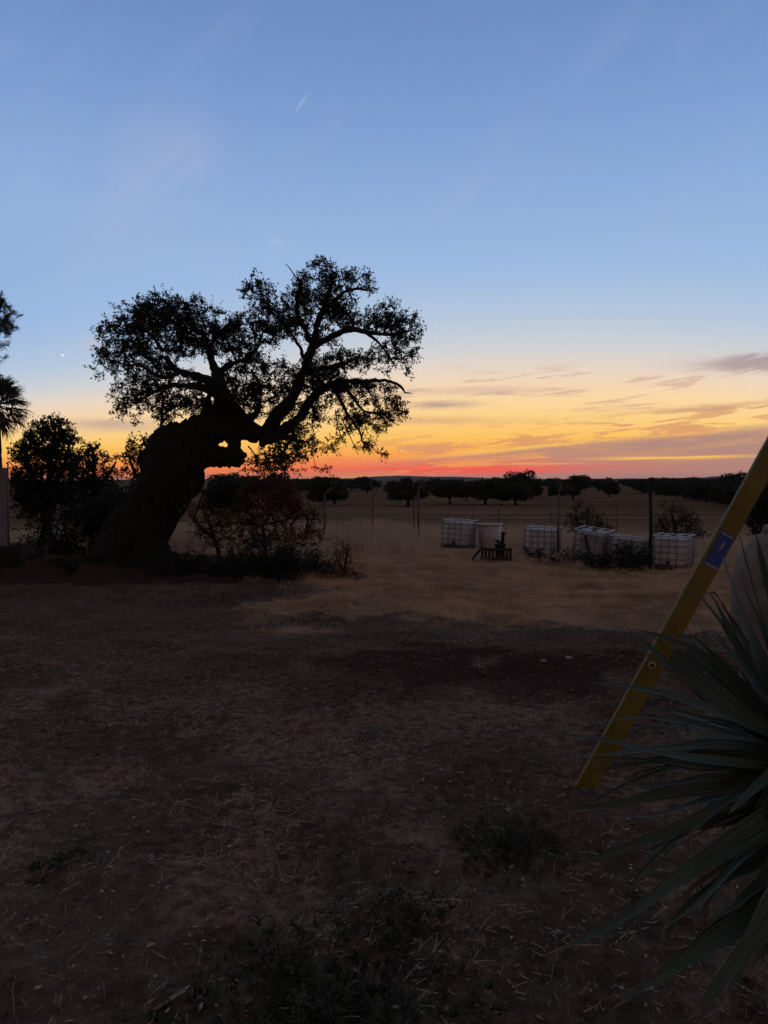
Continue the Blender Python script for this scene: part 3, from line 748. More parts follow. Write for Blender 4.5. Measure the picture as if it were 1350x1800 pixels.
leafy('bush', 'low black tangle of bushes at the foot of the trees at left', 'bush', at_ground(120, D), D,
      [[(120, 985, 4), (118, 950, 3), (110, 910, 1.5)], [(150, 985, 4), (160, 940, 3), (170, 900, 1.5)], [(60, 985, 4), (70, 950, 3), (80, 920, 1.5)]],
      [(220, 925, 36, 44, 1.4), (228, 965, 36, 26, 1.3), (205, 900, 34, 40, 1.3), (200, 965, 40, 24, 1.3), (150, 920, 60, 36, 1.3), (190, 940, 40, 36, 1.3), (100, 950, 40, 24, .7), (60, 930, 30, 24, .4), (130, 965, 60, 18, .9), (60, 965, 30, 14, .6)], 24, per=60, leaf=.07)
D = 62.0
leafy('oak_tree', 'round dark oak in the field showing just right of the leaning trunk', 'tree', at_ground(398, D), D,
      [[(398, 915, 7), (398, 890, 5), (400, 865, 3)]], [(398, 868, 30, 20, 1.6), (376, 876, 18, 20, 1.4), (414, 874, 14, 22, 1.4), (392, 890, 34, 14, 1.5)], 25, per=20, leaf=.16, leaves=10, tw=.5)
# shrubs between the old oak and the yard
D = 18.6
leafy('weed_bush', 'low dark brush growing round the foot of the old oak', 'bush', at_ground(230, D), D,
      [[(150, 1030, 2), (148, 1015, 1.4), (140, 1000, .7)], [(230, 1035, 2), (236, 1020, 1.4), (240, 1000, .7)], [(310, 1035, 2), (316, 1015, 1.4), (325, 990, .7)]],
      [(130, 1012, 44, 12, .8), (200, 1018, 50, 12, .8), (270, 1020, 50, 14, .9), (325, 1008, 34, 20, 1.0), (345, 985, 22, 24, .7), (90, 1006, 40, 10, .5), (30, 1012, 40, 9, .4)], 35, per=150, leaf=.045, leaves=8)
D = 19.0
leafy('sapling', 'forked sapling with sparse small leaves close right of the old trunk', 'sapling', at_ground(388, D), D,
      [[(386, 1005, 4.5), (384, 970, 4), (376, 945, 3.6), (366, 915, 2.4), (352, 885, 1.2)], [(376, 946, 4), (350, 925, 3, .2), (335, 905, 1.6, .3), (330, 892, 1, .3)], [(366, 915, 2), (356, 890, 1.4, -.2), (362, 870, .8, -.2)], [(340, 912, 2, .2), (356, 868, 2, .2), (350, 850, 1, .2)]],
      [(345, 905, 26, 20, .45), (385, 905, 28, 20, .40), (372, 925, 40, 16, .35), (400, 925, 26, 18, .4)], 26, per=110, leaf=.05, lm='leaf_dry', leaves=7)
D = 21.5
leafy('shrub', 'tall reddish brown shrub with fine dry leaves beneath the hanging oak branches', 'shrub', at_ground(470, D), D,
      [[(468, 1000, 3.5), (466, 950, 2.6), (462, 925, 2), (480, 895, 1.4), (492, 870, .8)], [(464, 930, 1.8), (440, 905, 1.2, -.2), (428, 880, .7, -.3)], [(466, 922, 1.6), (500, 915, 1.2, .3), (530, 905, .7, .4)], [(470, 910, 1.4), (470, 880, 1, .2), (462, 855, .6, .3)]],
      [(470, 860, 34, 18, 1.1), (505, 872, 36, 22, 1.0, .3), (440, 872, 24, 20, .7, -.3), (480, 895, 48, 22, .9), (425, 908, 36, 22, .6), (530, 905, 36, 18, .6), (470, 935, 66, 26, .7), (540, 940, 40, 18, .5), (380, 935, 40, 26, .5)], 27, per=120, leaf=.055, lm='leaf_dry', leaves=8)
D = 18.2
leafy('shrub', 'low black spreading shrub in the shade at the edge of the bare yard', 'shrub', at_ground(470, D), D,
      [[(430, 1035, 4), (425, 1010, 3), (400, 985, 1.5)], [(480, 1035, 4), (490, 1005, 3), (510, 975, 1.5)], [(540, 1035, 4), (550, 1005, 3), (560, 980, 1.5)], [(480, 1020, 3), (450, 990, 2), (440, 960, 1)]],
      [(420, 1000, 46, 26, 1.2), (480, 995, 50, 32, 1.3), (540, 1005, 50, 26, 1.3), (380, 1010, 34, 20, 1.0), (450, 965, 60, 22, .6), (530, 970, 50, 18, .5), (500, 1022, 100, 12, 1.2)], 28, per=130, leaf=.045, leaves=8)
D = 17.6
leafy('shrub', 'small upright dark shrub at the right end of the shady thicket', 'shrub', at_ground(608, D), D,
      [[(606, 1032, 3), (606, 1000, 2.4), (612, 965, 1.2)], [(606, 1010, 2), (594, 985, 1.5), (590, 965, .8)]],
      [(604, 972, 20, 18, .9), (608, 1000, 26, 22, .9), (590, 1015, 30, 14, 1.0), (622, 1018, 16, 12, .6)], 29, per=90, leaf=.04, leaves=8, lm='leaf_dry')
# shrubs by the tanks
D = 36.0
leafy('shrub', 'spiky grey-green shrub behind the tilted tank', 'shrub', at_ground(1032, D), D,
      [[(1030, 955, 3), (1032, 925, 2), (1035, 895, 1)], [(1030, 950, 2.5), (1015, 915, 1.6), (1012, 895, .8)], [(1034, 950, 2.5), (1050, 925, 1.5), (1060, 910, .8)]],
      [(1012, 900, 12, 16, .8), (1022, 890, 10, 10, .6), (1020, 915, 24, 16, 1.2), (1040, 910, 20, 16, 1.1), (1055, 925, 22, 14, 1.0), (1030, 935, 40, 16, 1.2)], 30, per=24, leaf=.09, leaves=8, lm='weed')
D = 34.0
leafy('shrub', 'broad dark shrub behind the rightmost tank', 'shrub', at_ground(1190, D), D,
      [[(1190, 970, 4), (1188, 935, 3), (1180, 900, 1.2)], [(1192, 960, 3), (1210, 930, 2), (1222, 915, 1)], [(1188, 955, 3), (1165, 925, 2), (1158, 905, 1)]],
      [(1178, 890, 14, 10, .6), (1185, 905, 26, 16, 1.0), (1205, 918, 26, 16, 1.3), (1165, 918, 22, 16, .9), (1222, 935, 18, 16, .8), (1190, 940, 44, 20, 1.3)], 31, per=24, leaf=.09, leaves=8, lm='weed')
D = 23.3
leafy('weed_bush', 'black weedy bush in front of the collapsed tank beside the black post', 'bush', at_ground(1090, D), D,
      [[(1090, 1003, 2), (1092, 985, 1.5), (1095, 965, .8)], [(1060, 1000, 2), (1055, 985, 1.4), (1050, 970, .7)], [(1120, 1000, 2), (1122, 985, 1.4), (1126, 965, .7)]],
      [(1090, 985, 40, 16, 1.4), (1060, 990, 30, 12, 1.2), (1120, 988, 24, 14, 1.2), (1100, 968, 22, 12, .9), (1030, 985, 26, 12, .9), (1130, 972, 12, 16, .8)], 32, per=90, leaf=.05, leaves=8)
D = 25.0
leafy('weed_bush', 'low black weeds along the foot of the middle tank', 'bush', at_ground(950, D), D,
      [[(950, 992, 2), (948, 980, 1.4), (946, 966, .7)], [(980, 992, 2), (984, 980, 1.2), (990, 968, .7)]],
      [(940, 978, 24, 8, 1.2), (975, 980, 28, 10, 1.2), (1000, 976, 18, 12, .9), (925, 972, 8, 12, .8)], 33, per=50, leaf=.05, leaves=8)
D = 40.0
leafy('oak_tree', 'dark bushy tree at right edge, behind the yellow beam and clay jar', 'tree', at_ground(1400, D), D,
      [[(1400, 960, 8), (1398, 910, 6), (1395, 870, 3)]], [(1370, 880, 46, 26, 1.6), (1420, 868, 50, 30, 1.5), (1350, 915, 40, 26, 1.6), (1410, 920, 60, 28, 1.5), (1330, 895, 20, 20, 1.0)], 34, per=26, leaf=.12, leaves=9, tw=.35)

# ------------------------------------------------------------------ pine and palm at the left edge
def pine():
    r = np.random.default_rng(41); D = 27.0
    root = empty('pine_tree', at_ground(-45, D)); tag(root, 'tall pine cut by the left edge of the picture', 'tree')
    mb = MB(); tr = trace([(-45, 1000, 9), (-44, 850, 8), (-42, 700, 6), (-40, 600, 4), (-38, 520, 2), (-37, 480, 1)], D)
    mb.tube([p for p, q in tr], [q for p, q in tr], 10); mb.build('trunk', M['bark'], root, True)
    bl = [(0, 560, 24, 24, 2.0), (6, 540, 12, 16, 1.8), (6, 582, 17, 18, 2.0), (2, 612, 13, 8, 1.6), (0, 635, 8, 8, 1.2), (-6, 670, 8, 14, 1.0), (-60, 540, 40, 40, 1.0), (-40, 500, 30, 26, 1.0), (-50, 600, 40, 30, 1.0), (-80, 640, 40, 24, .9), (-20, 535, 24, 24, 1.0)]
    att = blob_points(bl, D, 26, r); pos, par, load, n0 = connect(tr, att, r)
    wood_mesh(pos, par, load, n0, r, r0=.008).build('branches', M['twig'], root)['kind'] = 'stuff'
    N = len(att); k = 46
    up = unit(r.normal(size=(N, 1, 3)) * .5 + np.array([0.25, 0, .75]))
    base = att[:, None] + up * r.random((N, k, 1)) * .22
    dr = up * .9 + r.normal(size=(N, k, 3)) * .55
    q = leaf_quads(base.reshape(-1, 3), dr.reshape(-1, 3), .14 + .07 * r.random((N * k, 1)), .015, r)
    link('crown', quads_mesh('crown', q), M['needle'], root)['kind'] = 'stuff'
pine()
def palm():
    r = np.random.default_rng(43); D = 22.0; k = D / 1350
    root = empty('palm_tree', at_ground(-8, D)); tag(root, 'fan palm with shaggy hanging fronds behind the panel wall at left', 'tree')
    mb = MB(); tr = trace([(-8, 1000, 12), (-8, 900, 11), (-9, 800, 11), (-10, 730, 10), (-10, 705, 7)], D)
    mb.tube([p for p, q in tr], [q for p, q in tr], 14, jit=.08, rnd=random.Random(2)); mb.build('trunk', M['bark'], root, True)
    c = np.array(P(-10, 712, D))
    fr = []
    for i in range(30):
        a = i * 2.399; e = 1.25 - 1.9 * (i / 29.0)
        fr.append((a, e, 'palm' if e > -.35 else 'palm_dead'))
    fr += [(0.15, 1.1, 'palm'), (0.1, 0.62, 'palm'), (-.25, 0.12, 'palm'), (.3, .32, 'palm'), (.0, -.25, 'palm'), (.2, -.9, 'palm_dead'), (-.3, -1.1, 'palm_dead'), (.4, -1.25, 'palm_dead')]
    for a, e, mt in fr:
        d0 = np.array([math.cos(a) * math.cos(e), math.sin(a) * math.cos(e), math.sin(e)])
        side = unit(np.cross(d0, [0, 0, 1.]) + 1e-6); upv = np.cross(side, d0)
        pet = r.uniform(.34, .55); L = r.uniform(.48, .72)
        mb = MB(); hub = c + d0 * pet + np.array([0, 0, -.03])
        mb.tube([c, c + d0 * pet * .5, hub], [.018, .013, .010], 5)
        ns = 26
        for s_ in range(ns):
            th = (s_ / (ns - 1) - .5) * 2.3
            dd = unit(d0 * math.cos(th) + side * math.sin(th) + upv * r.normal() * .08)
            ll = L * (.75 + .25 * math.cos(th)) * r.uniform(.85, 1.1)
            w = .048
            m1 = hub + dd * ll * .55; sd = unit(np.cross(dd, upv)) * w
            tip = hub + dd * ll * .86 + np.array([0, 0, -.06 * ll]) + r.normal(size=3) * .02
            end = tip + np.array([0, 0, -1]) * ll * r.uniform(.08, .30) + dd * .03 + r.normal(size=3) * .025
            ks = upv * .010
            mb.add([hub, m1 + sd * .5 + ks, m1 - sd * .5, tip + sd * .28, tip - sd * .28, end], [(0, 1, 2), (2, 1, 3, 4), (4, 3, 5)])
        mb.build('frond', M[mt], root)
palm()

# ------------------------------------------------------------------ field oaks
def oak_proto(seed, H=6.3, Wd=7.5, n=5200, open_=False, stem=1.3):
    r = np.random.default_rng(seed); wb = MB()
    k = 5
    top = []
    wb.tube([(0, 0, -.3), (r.normal() * .1, 0, stem * .6), (r.normal() * .2, 0, stem)], [.42, .30, .28], 8)
    for i in range(k):
        a = i * 2 * math.pi / k + r.random() * .8; R_ = Wd * .3 * (.45 + .9 * r.random())
        e = np.array([math.cos(a) * R_, math.sin(a) * R_, H * (.45 + .38 * r.random())])
        wb.tube([(0, 0, stem - .1), (e[0] * .45, e[1] * .45, stem + (e[2] - stem) * .35), tuple(e)], [.20, .13, .05], 6); top.append(e)
    blobs = [(t, (Wd * .24, Wd * .24, H * .22)) for t in top] + [(np.array([0, 0, H * .68]), (Wd * .28, Wd * .28, H * .24))]
    if not open_:
        for i in range(6):
            a = r.random() * 6.3; blobs.append((np.array([math.cos(a) * Wd * .32, math.sin(a) * Wd * .32, H * (.32 + .2 * r.random())]), (Wd * .20, Wd * .20, H * .16)))
    pts = []
    for c, s in blobs:
        u = unit(r.normal(size=(n // len(blobs), 3))) * (.45 + .55 * r.random((n // len(blobs), 1)) ** .5)
        pts.append(c + u * np.array(s) * (1 + .12 * r.normal(size=(len(u), 1))))
    pts = np.concatenate(pts); pts = pts[pts[:, 2] > H * .16]
    L = .40 * (.35 + 1.2 * r.random((len(pts), 1)))
    q = leaf_quads(pts, r.normal(size=pts.shape), L, L * .75, r)
    return wb.mesh('field_trunk', True), quads_mesh('field_crown', q)
protos = [oak_proto(51), oak_proto(52, 5.6, 8.4), oak_proto(53, 6.6, 6.6), oak_proto(54, 5.4, 7.0, 2600, True, 1.2)]
for a_, b_ in protos: a_.materials.append(M['bark']); b_.materials.append(M['field_leaf'])
def field_oak(p, i, s, rz, label, group=None, sx=1.0):
    root = empty('field_oak', p, rz); root.scale = (s * sx, s * sx, s)
    tag(root, label, 'tree', group)
    for nm, me in (('trunk', protos[i][0]), ('crown', protos[i][1])):
        o = bpy.data.objects.new(nm, me); C.objects.link(o); o.parent = root
        if nm == 'crown': o['kind'] = 'stuff'
near_field = [(570, 890, 0, 54, 1.1, 'left of two touching field oaks, trunk behind the bent fence post'), (588, 886, 2, 50, 1.15, 'right of two touching oaks out in the field, its trunk bare and thick'),
              (717, 890, 1, 58, 1.1, 'broad dome-shaped field oak, tallest on the skyline, behind the paired fence posts'), (791, 886, 1, 48, 1.0, 'squat field oak straight above the leftmost tank'),
              (853, 887, 0, 52, 1.2, 'field oak with thick trunk above the round tub'), (906, 888, 2, 50, 1.35, 'field oak with wide skirt of leaves between tub and middle tank'),
              (934, 878, 0, 40, .95, 'small field oak at right end of the row above the tub'),
              (1007, 879, 3, 32, 1.0, 'small open-limbed field oak with see-through crown above the middle tank'), (982, 877, 0, 34, 1.1, 'round field oak behind the tall bent post'), (1072, 874, 2, 33, 1.0, 'lone field oak left of the black post'),
              (820, 880, 2, 40, 1.0, 'field oak filling the gap between tub and leftmost tank row'), (690, 872, 0, 32, .9, 'smaller field oak tucked behind the dome-shaped oak'), (646, 868, 3, 22, 1.0, 'small loose-crowned field oak in the gap left of the dome-shaped oak')]
rr = random.Random(9)
for px, py, i, hp, sx, lab in near_field:
    p = GP(px, py); dd = p.y; H = (6.3, 5.6, 6.6, 5.4)[i]; s = hp * (.80 + .16 * rr.random()) * dd / 1350 / H
    field_oak(p, i, s, rr.uniform(0, 6.28), lab, 'oaks standing in the dry field', sx)
# scattered oaks along the far edge of the field
cnt = 0
while cnt < 280:
    dd = 250 * (1800 / 250) ** (rr.random() ** .8); px = rr.uniform(380, 1420)
    if 985 < px < 1140 and dd < 330: continue
    if 610 < px < 690 and dd < 420: continue
    if fbm(np.array([px * .012 + dd * .004]), np.array([dd * .006]), 2, 200)[0] < .44: continue
    x = (px - 675) / 1350 * dd; s = rr.uniform(.8, 1.45)
    field_oak((x, dd, gz(x, dd) - .2), rr.choice((0, 1, 2, 2, 3)), s * rr.choice((.55, .8, 1, 1, 1.15)), rr.uniform(0, 6.28), 'tiny dark oak in the hazy line of trees along the horizon', 'oaks along the horizon', rr.uniform(.9, 1.3)); cnt += 1
for i in range(70):
    t = (i + rr.random()) / 70; dd = 360 - 250 * t ** .8; px = 1130 + 230 * t ** 1.1 + rr.uniform(-8, 30)
    x = (px - 675) / 1350 * dd; s = rr.uniform(.62, 1.15) * (0.7 + .3 * dd / 360)
    field_oak((x, dd, gz(x, dd) - .2), rr.choice((0, 1, 2)), s, rr.uniform(0, 6.28), 'dark oak in the solid belt of trees closing the field at right', 'oaks in the belt at right', rr.uniform(1.0, 1.3))
for px, py, hp in ((505, 856, 14), (536, 857, 16), (560, 856, 16), (470, 857, 15), (625, 858, 14), (662, 860, 15)):
    p = GP(px, py); field_oak(p, rr.choice((0, 2)), hp * p.y / 1350 / 6.3, rr.uniform(0, 6), 'tiny round oak on the skyline left of the field oaks', 'skyline oaks at left')

# ------------------------------------------------------------------ fence posts
def post(px, ytop, D, rad, bent, label, m='post', base=None):
    g = at_ground(px, D); top = P(px + (bent or 0), ytop, D)
    h = top.z - g.z
    root = empty('fence_post', g); tag(root, label, 'post', 'posts of the old fence')
    mb = MB(); b2 = MB()
    if bent:
        kx = g.x + (rr.uniform(-.02, .02)); kz = top.z - .34
        mb.tube([(g.x, g.y, g.z - .2), (kx, g.y, g.z + h * .5), (kx, g.y, kz)], rad, 8)
        b2.tube([(kx, g.y, kz - .01), (kx + .015, g.y, kz + .07), (top.x, g.y, top.z)], rad * .95, 8)
        mb.build('upright', M[m], root, True); b2.build('bent_arm', M[m], root, True)
    else:
        mb.tube([(g.x, g.y, g.z - .2), (g.x + .01, g.y, g.z + h * .5), (top.x, g.y, top.z)], rad, 8)
        mb.build('upright', M[m], root, True)
        b2.tube([(top.x, g.y, top.z), (top.x, g.y, top.z + .012)], [rad * 1.15, rad * .8], 8); b2.build('cap', M[m], root, True)
    return root, g, top
post(443, 854, 30, .043, None, 'dark fence post half lost in the reddish shrub')
post(571, 857, 33, .044, 13, 'bent-topped fence post in front of the two touching oaks')
post(655, 863, 37, .042, 9, 'bent-topped fence post alone in the gap left of the dome-shaped oak')
post(728, 867, 37, .038, 8, 'shorter of the two posts standing close together before the dome-shaped oak')
post(736, 849, 31, .044, 8, 'taller of the two posts standing close together before the dome-shaped oak')
post(788, 876, 44, .030, 6, 'thin bent post rising behind the leftmost tank')
post(832, 884, 48, .028, 4, 'faint thin post rising between leftmost tank and tub')
post(968, 882, 46, .030, None, 'short straight post left of the tall bent post')
post(981, 852, 27.0, .038, 6, 'tall bent-topped post at the right side of the middle tank')
post(1084, 884, 48, .030, None, 'thin straight post between tilted tank and black post')
post(1206, 886, 52, .032, 2, 'faint post in the grass beyond the rightmost tank')
pr, g, tp = post(875, 886, 39, .034, 5, 'fence post propped by a slanting brace behind the tub')
mb = MB(); e = at_ground(900, 38.2); mb.tube([(g.x + .03, g.y - .03, tp.z - .45), (e.x, e.y, e.z - .05)], .022, 7); mb.build('brace', M['post'], pr, True)
mb = MB(); mb.box((tp.x + .02, g.y, tp.z - .04), (.10, .06, .10)); mb.build('insulator', M['blackpost'], pr)
# thick black post with a block on top
g = at_ground(1142.5, 23.6); tp = P(1142.5, 840, 23.6)
root = empty('thick_post', g); tag(root, 'thick black post with small block at its top left of the rightmost tank', 'post', 'posts of the old fence')
mb = MB(); mb.tube([(g.x, g.y, g.z - .2), (g.x + .01, g.y, (g.z + tp.z) / 2), (tp.x, tp.y, tp.z)], [.060, .056, .055], 10); mb.build('upright', M['blackpost'], root, True)
mb = MB(); mb.box((tp.x + .05, tp.y - .02, tp.z - .04), (.10, .10, .11), bev=.01); mb.build('block', M['blackpost'], root)

# ------------------------------------------------------------------ caged tanks
def tank_meshes():
    m = {}
    q = MB(); q.box((0, 0, 0.64), (0.94, 1.12, 0.90), bev=.07); m['tank'] = q.mesh('tank', True)
    q = MB(); q.tube([(0, 0, 1.08), (0, 0, 1.125)], .085, 16); q.tube([(0, 0, 1.12), (0, 0, 1.135)], .07, 16); m['lid'] = q.mesh('lid', False)
    q = MB(); q.tube([(0, -.55, .27), (0, -.66, .27)], .04, 10); q.box((0, -.63, .32), (.12, .03, .02)); m['valve'] = q.mesh('valve')
    q = MB(); q.tube([(0, 0, 0.16), (0, 0, 1.12)], .0115, 6); m['v'] = q.mesh('cage_upright', True)
    q = MB(); q.tube([(-.50, 0, 0), (.50, 0, 0)], .0115, 6); m['x'] = q.mesh('cage_rail', True)
    q = MB(); q.tube([(0, -.60, 0), (0, .60, 0)], .0115, 6); m['y'] = q.mesh('cage_rail', True)
    q = MB(); q.tube([(-.53, 0, 0), (.53, 0, 0)], .021, 8); m['tx'] = q.mesh('top_rail', True)
    q = MB(); q.tube([(0, -.62, 0), (0, .62, 0)], .021, 8); m['ty'] = q.mesh('top_rail', True)
    q = MB(); q.box((0, 0, .135), (1.0, 1.2, .045), bev=.008); m['deck'] = q.mesh('pallet_deck')
    q = MB(); q.box((0, 0, .055), (.11, 1.18, .11), bev=.008); m['skid'] = q.mesh('pallet_skid')
    for k_, mt in (('tank', 'plastic'), ('lid', 'blackpost'), ('valve', 'blackpost'), ('v', 'steel'), ('x', 'steel'), ('y', 'steel'), ('tx', 'railsteel'), ('ty', 'railsteel'), ('deck', 'steel'), ('skid', 'darkwood')): m[k_].materials.append(M[mt])
    return m
TM = tank_meshes()
M['plastic_dirty'] = mat('stained_plastic', (0.34, 0.33, 0.34), 0.6, 0.35, 4, 0.3)  # darker, more mottled version of the tank plastic
TM['dirty'] = TM['tank'].copy(); TM['dirty'].materials.clear(); TM['dirty'].materials.append(M['plastic_dirty'])
def caged_tank(px, D, rz, label, tilt=(0, 0), sink=0.0, scale=(1, 1, 1), skin='tank'):
    g = at_ground(px, D); root = empty('caged_tank', (g.x, g.y, g.z - sink)); root.rotation_euler = (R(tilt[0]), R(tilt[1]), R(rz)); root.scale = scale
    tag(root, label, 'water tank', 'caged plastic tanks along the fence')
    def add(nm, k_, loc, par=root):
        o = bpy.data.objects.new(nm, TM[k_]); C.objects.link(o); o.parent = par; o.location = loc; return o
    tk = add('tank', skin, (0, 0, 0)); add('lid', 'lid', (0, 0, 0), tk); add('valve', 'valve', (0, 0, 0), tk)
    for x in (-.49, -.245, 0, .245, .49):
        for y in (-.605, .605): add('cage_upright', 'v', (x, y, 0))
    for y in (-.40, -.20, 0, .20, .40):
        for x in (-.505, .505): add('cage_upright', 'v', (x, y, 0))
    for z in (.20, .40, .61, .82, 1.0):
        for y in (-.625, .625): add('cage_rail', 'x', (0, y, z))
        for x in (-.525, .525): add('cage_rail', 'y', (x, 0, z))
    for y in (-.61, .61): add('top_rail', 'tx', (0, y, 1.13))
    for x in (-.515, .515): add('top_rail', 'ty', (x, 0, 1.145))
    for x in (-.2, .2): add('top_strap', 'ty', (x, 0, 1.16)).scale = (.7, 1, .7)
    add('pallet_deck', 'deck', (0, 0, 0))
    for x in (-.42, 0, .42): add('pallet_skid', 'skid', (x, 0, 0))
    return root
caged_tank(806, 30.0, -24, 'leftmost caged white tank, next to the round tub', (-1.5, 2.5), .06)
caged_tank(953, 27.6, -29, 'caged white tank in the middle, tall bent post at its right side', (-2, 1), .02)
caged_tank(1038, 26.2, -30, 'caged white tank leaning down to the right behind weeds', (2, 7), .05, skin='dirty')
caged_tank(1104, 25.4, -34, 'slumped darker caged tank sunk in weeds left of the black post', (-4, 4), .10, skin='dirty')
caged_tank(1183, 25.0, -35, 'rightmost caged white tank, nearest and clearest of the row', (0, .6), .0)
# round tub
g = at_ground(860, 30.3); root = empty('round_tub', g); tag(root, 'round grey plastic tub open at the top beside the leftmost tank', 'tub')
q = MB(); q.lathe([(.36, .0), (.38, .02), (.43, .45), (.48, .93), (.44, .93), (.40, .45), (.34, .06)], 36, g); q.build('shell', M['tubplastic'], root, True)
q = MB(); q.lathe([(.482, .90), (.515, .90), (.525, .93), (.515, .965), (.475, .968), (.468, .93)], 36, g); q.build('rim', M['tubplastic'], root, True)
# pallet stood on edge with a small hand pump behind it
g = at_ground(872, 25.2); root = empty('pallet', g, R(6)); tag(root, 'black wooden pallet standing on edge in the grass before the tub', 'pallet')
for i in range(9):
    if i == 4: continue
    q = MB(); h = .42 + rr.uniform(-.03, .02); q.box((-.47 + i * .1175, -.03 + rr.uniform(-.005, .005), h / 2 - .03), (.085, .022, h + .06)); q.build('slat', M['darkwood'], root, world=False)
for z in (.06, .36):
    q = MB(); q.box((0, .012, z), (1.06, .055, .085)); q.build('rail', M['darkwood'], root, world=False)
g2 = at_ground(879, 25.6); root = empty('hand_pump', g2); tag(root, 'black upright hand pump sticking up behind the pallet', 'pump')
q = MB(); q.lathe([(.16, -.05), (.16, .44), (.20, .46), (.20, .52), (.10, .55)], 14, g2); q.build('base', M['blackpost'], root, True)
q = MB(); q.tube([g2 + Vector((.06, 0, .5)), g2 + Vector((.09, 0, .72)), g2 + Vector((.10, 0, .86))], [.075, .055, .05], 10); q.build('barrel', M['blackpost'], root, True)
q = MB(); q.tube([g2 + Vector((.10, 0, .84)), g2 + Vector((.11, 0, .92))], [.085, .08], 12); q.build('head', M['blackpost'], root, True)
q = MB(); q.tube([g2 + Vector((-.05, 0, .5)), g2 + Vector((-.06, 0, .62)), g2 + Vector((-.17, 0, .63))], [.05, .05, .04], 8); q.build('spout', M['blackpost'], root, True)
a = at_ground(829, 24.6); b_ = P(847, 962, 25.0)
q = MB(); q.bar(a - Vector((0, 0, .02)), b_, .09, .035); o = q.build('plank', M['darkwood']); tag(o, 'dark plank sloping up from the grass to the pallet', 'plank')
a = at_ground(1040, 24.0); q = MB(); q.bar(a, P(1029, 941, 24.2), .10, .05); o = q.build('stake', M['darkwood']); tag(o, 'short dark board leaning against the tilted tank', 'board')

# ------------------------------------------------------------------ panel wall and log at the left edge
def panel_wall():
    D = 21.6; e = at_ground(12, D); root = empty('panel_wall', e); tag(root, 'grey concrete panel wall with end post cut by the left edge', 'wall')
    top = P(12, 826, D).z - e.z; hgt = top / 4
    q = MB(); q.box((0, 0, 0), (1.6, .05, hgt - .012), bev=.008); pm = q.mesh('panel'); pm.materials.append(M['block'])
    for c in range(3):
        for i in range(4):
            o = bpy.data.objects.new('panel', pm); C.objects.link(o); o.parent = root
            o.location = (-.80 - c * 1.70 - .03, rr.uniform(-.004, .004), hgt * (i + .5))
    for c in range(4):
        q = MB(); q.box((.012 - c * 1.70, 0, top / 2), (.09, .13, top + .12), bev=.01); q.build('post', M['block'], root, world=False)
    q = MB(); q.box((-2.6, 0, top + .04), (5.05, .10, .07), bev=.01); q.build('coping', M['block'], root, world=False)
    q = MB(); q.tube([(.085, -.02, -.1), (.085, -.02, top * .6), (.10, -.02, top + .22)], .022, 8); q.build('pipe', M['steel'], root, True, world=False)
panel_wall()
q = MB(); a = at_ground(-60, 20.4); b_ = at_ground(44, 20.0)
pts = [a + (b_ - a) * t + Vector((0, 0, .30 + .03 * math.sin(t * 9))) for t in np.linspace(0, 1, 14)]
q.tube(pts, [.36 + .03 * math.sin(i * 1.7) for i in range(14)], 18, jit=.05, rnd=random.Random(4))
root = empty('felled_log', b_); tag(root, 'thick dark felled log lying before the panel wall', 'log')
q.build('bole', M['bark'], root, True)
q = MB(); q.tube([pts[-1], pts[-1] + Vector((.015, 0, 0))], [.33, .30], 18); q.build('sawn_end', M['darkwood'], root)

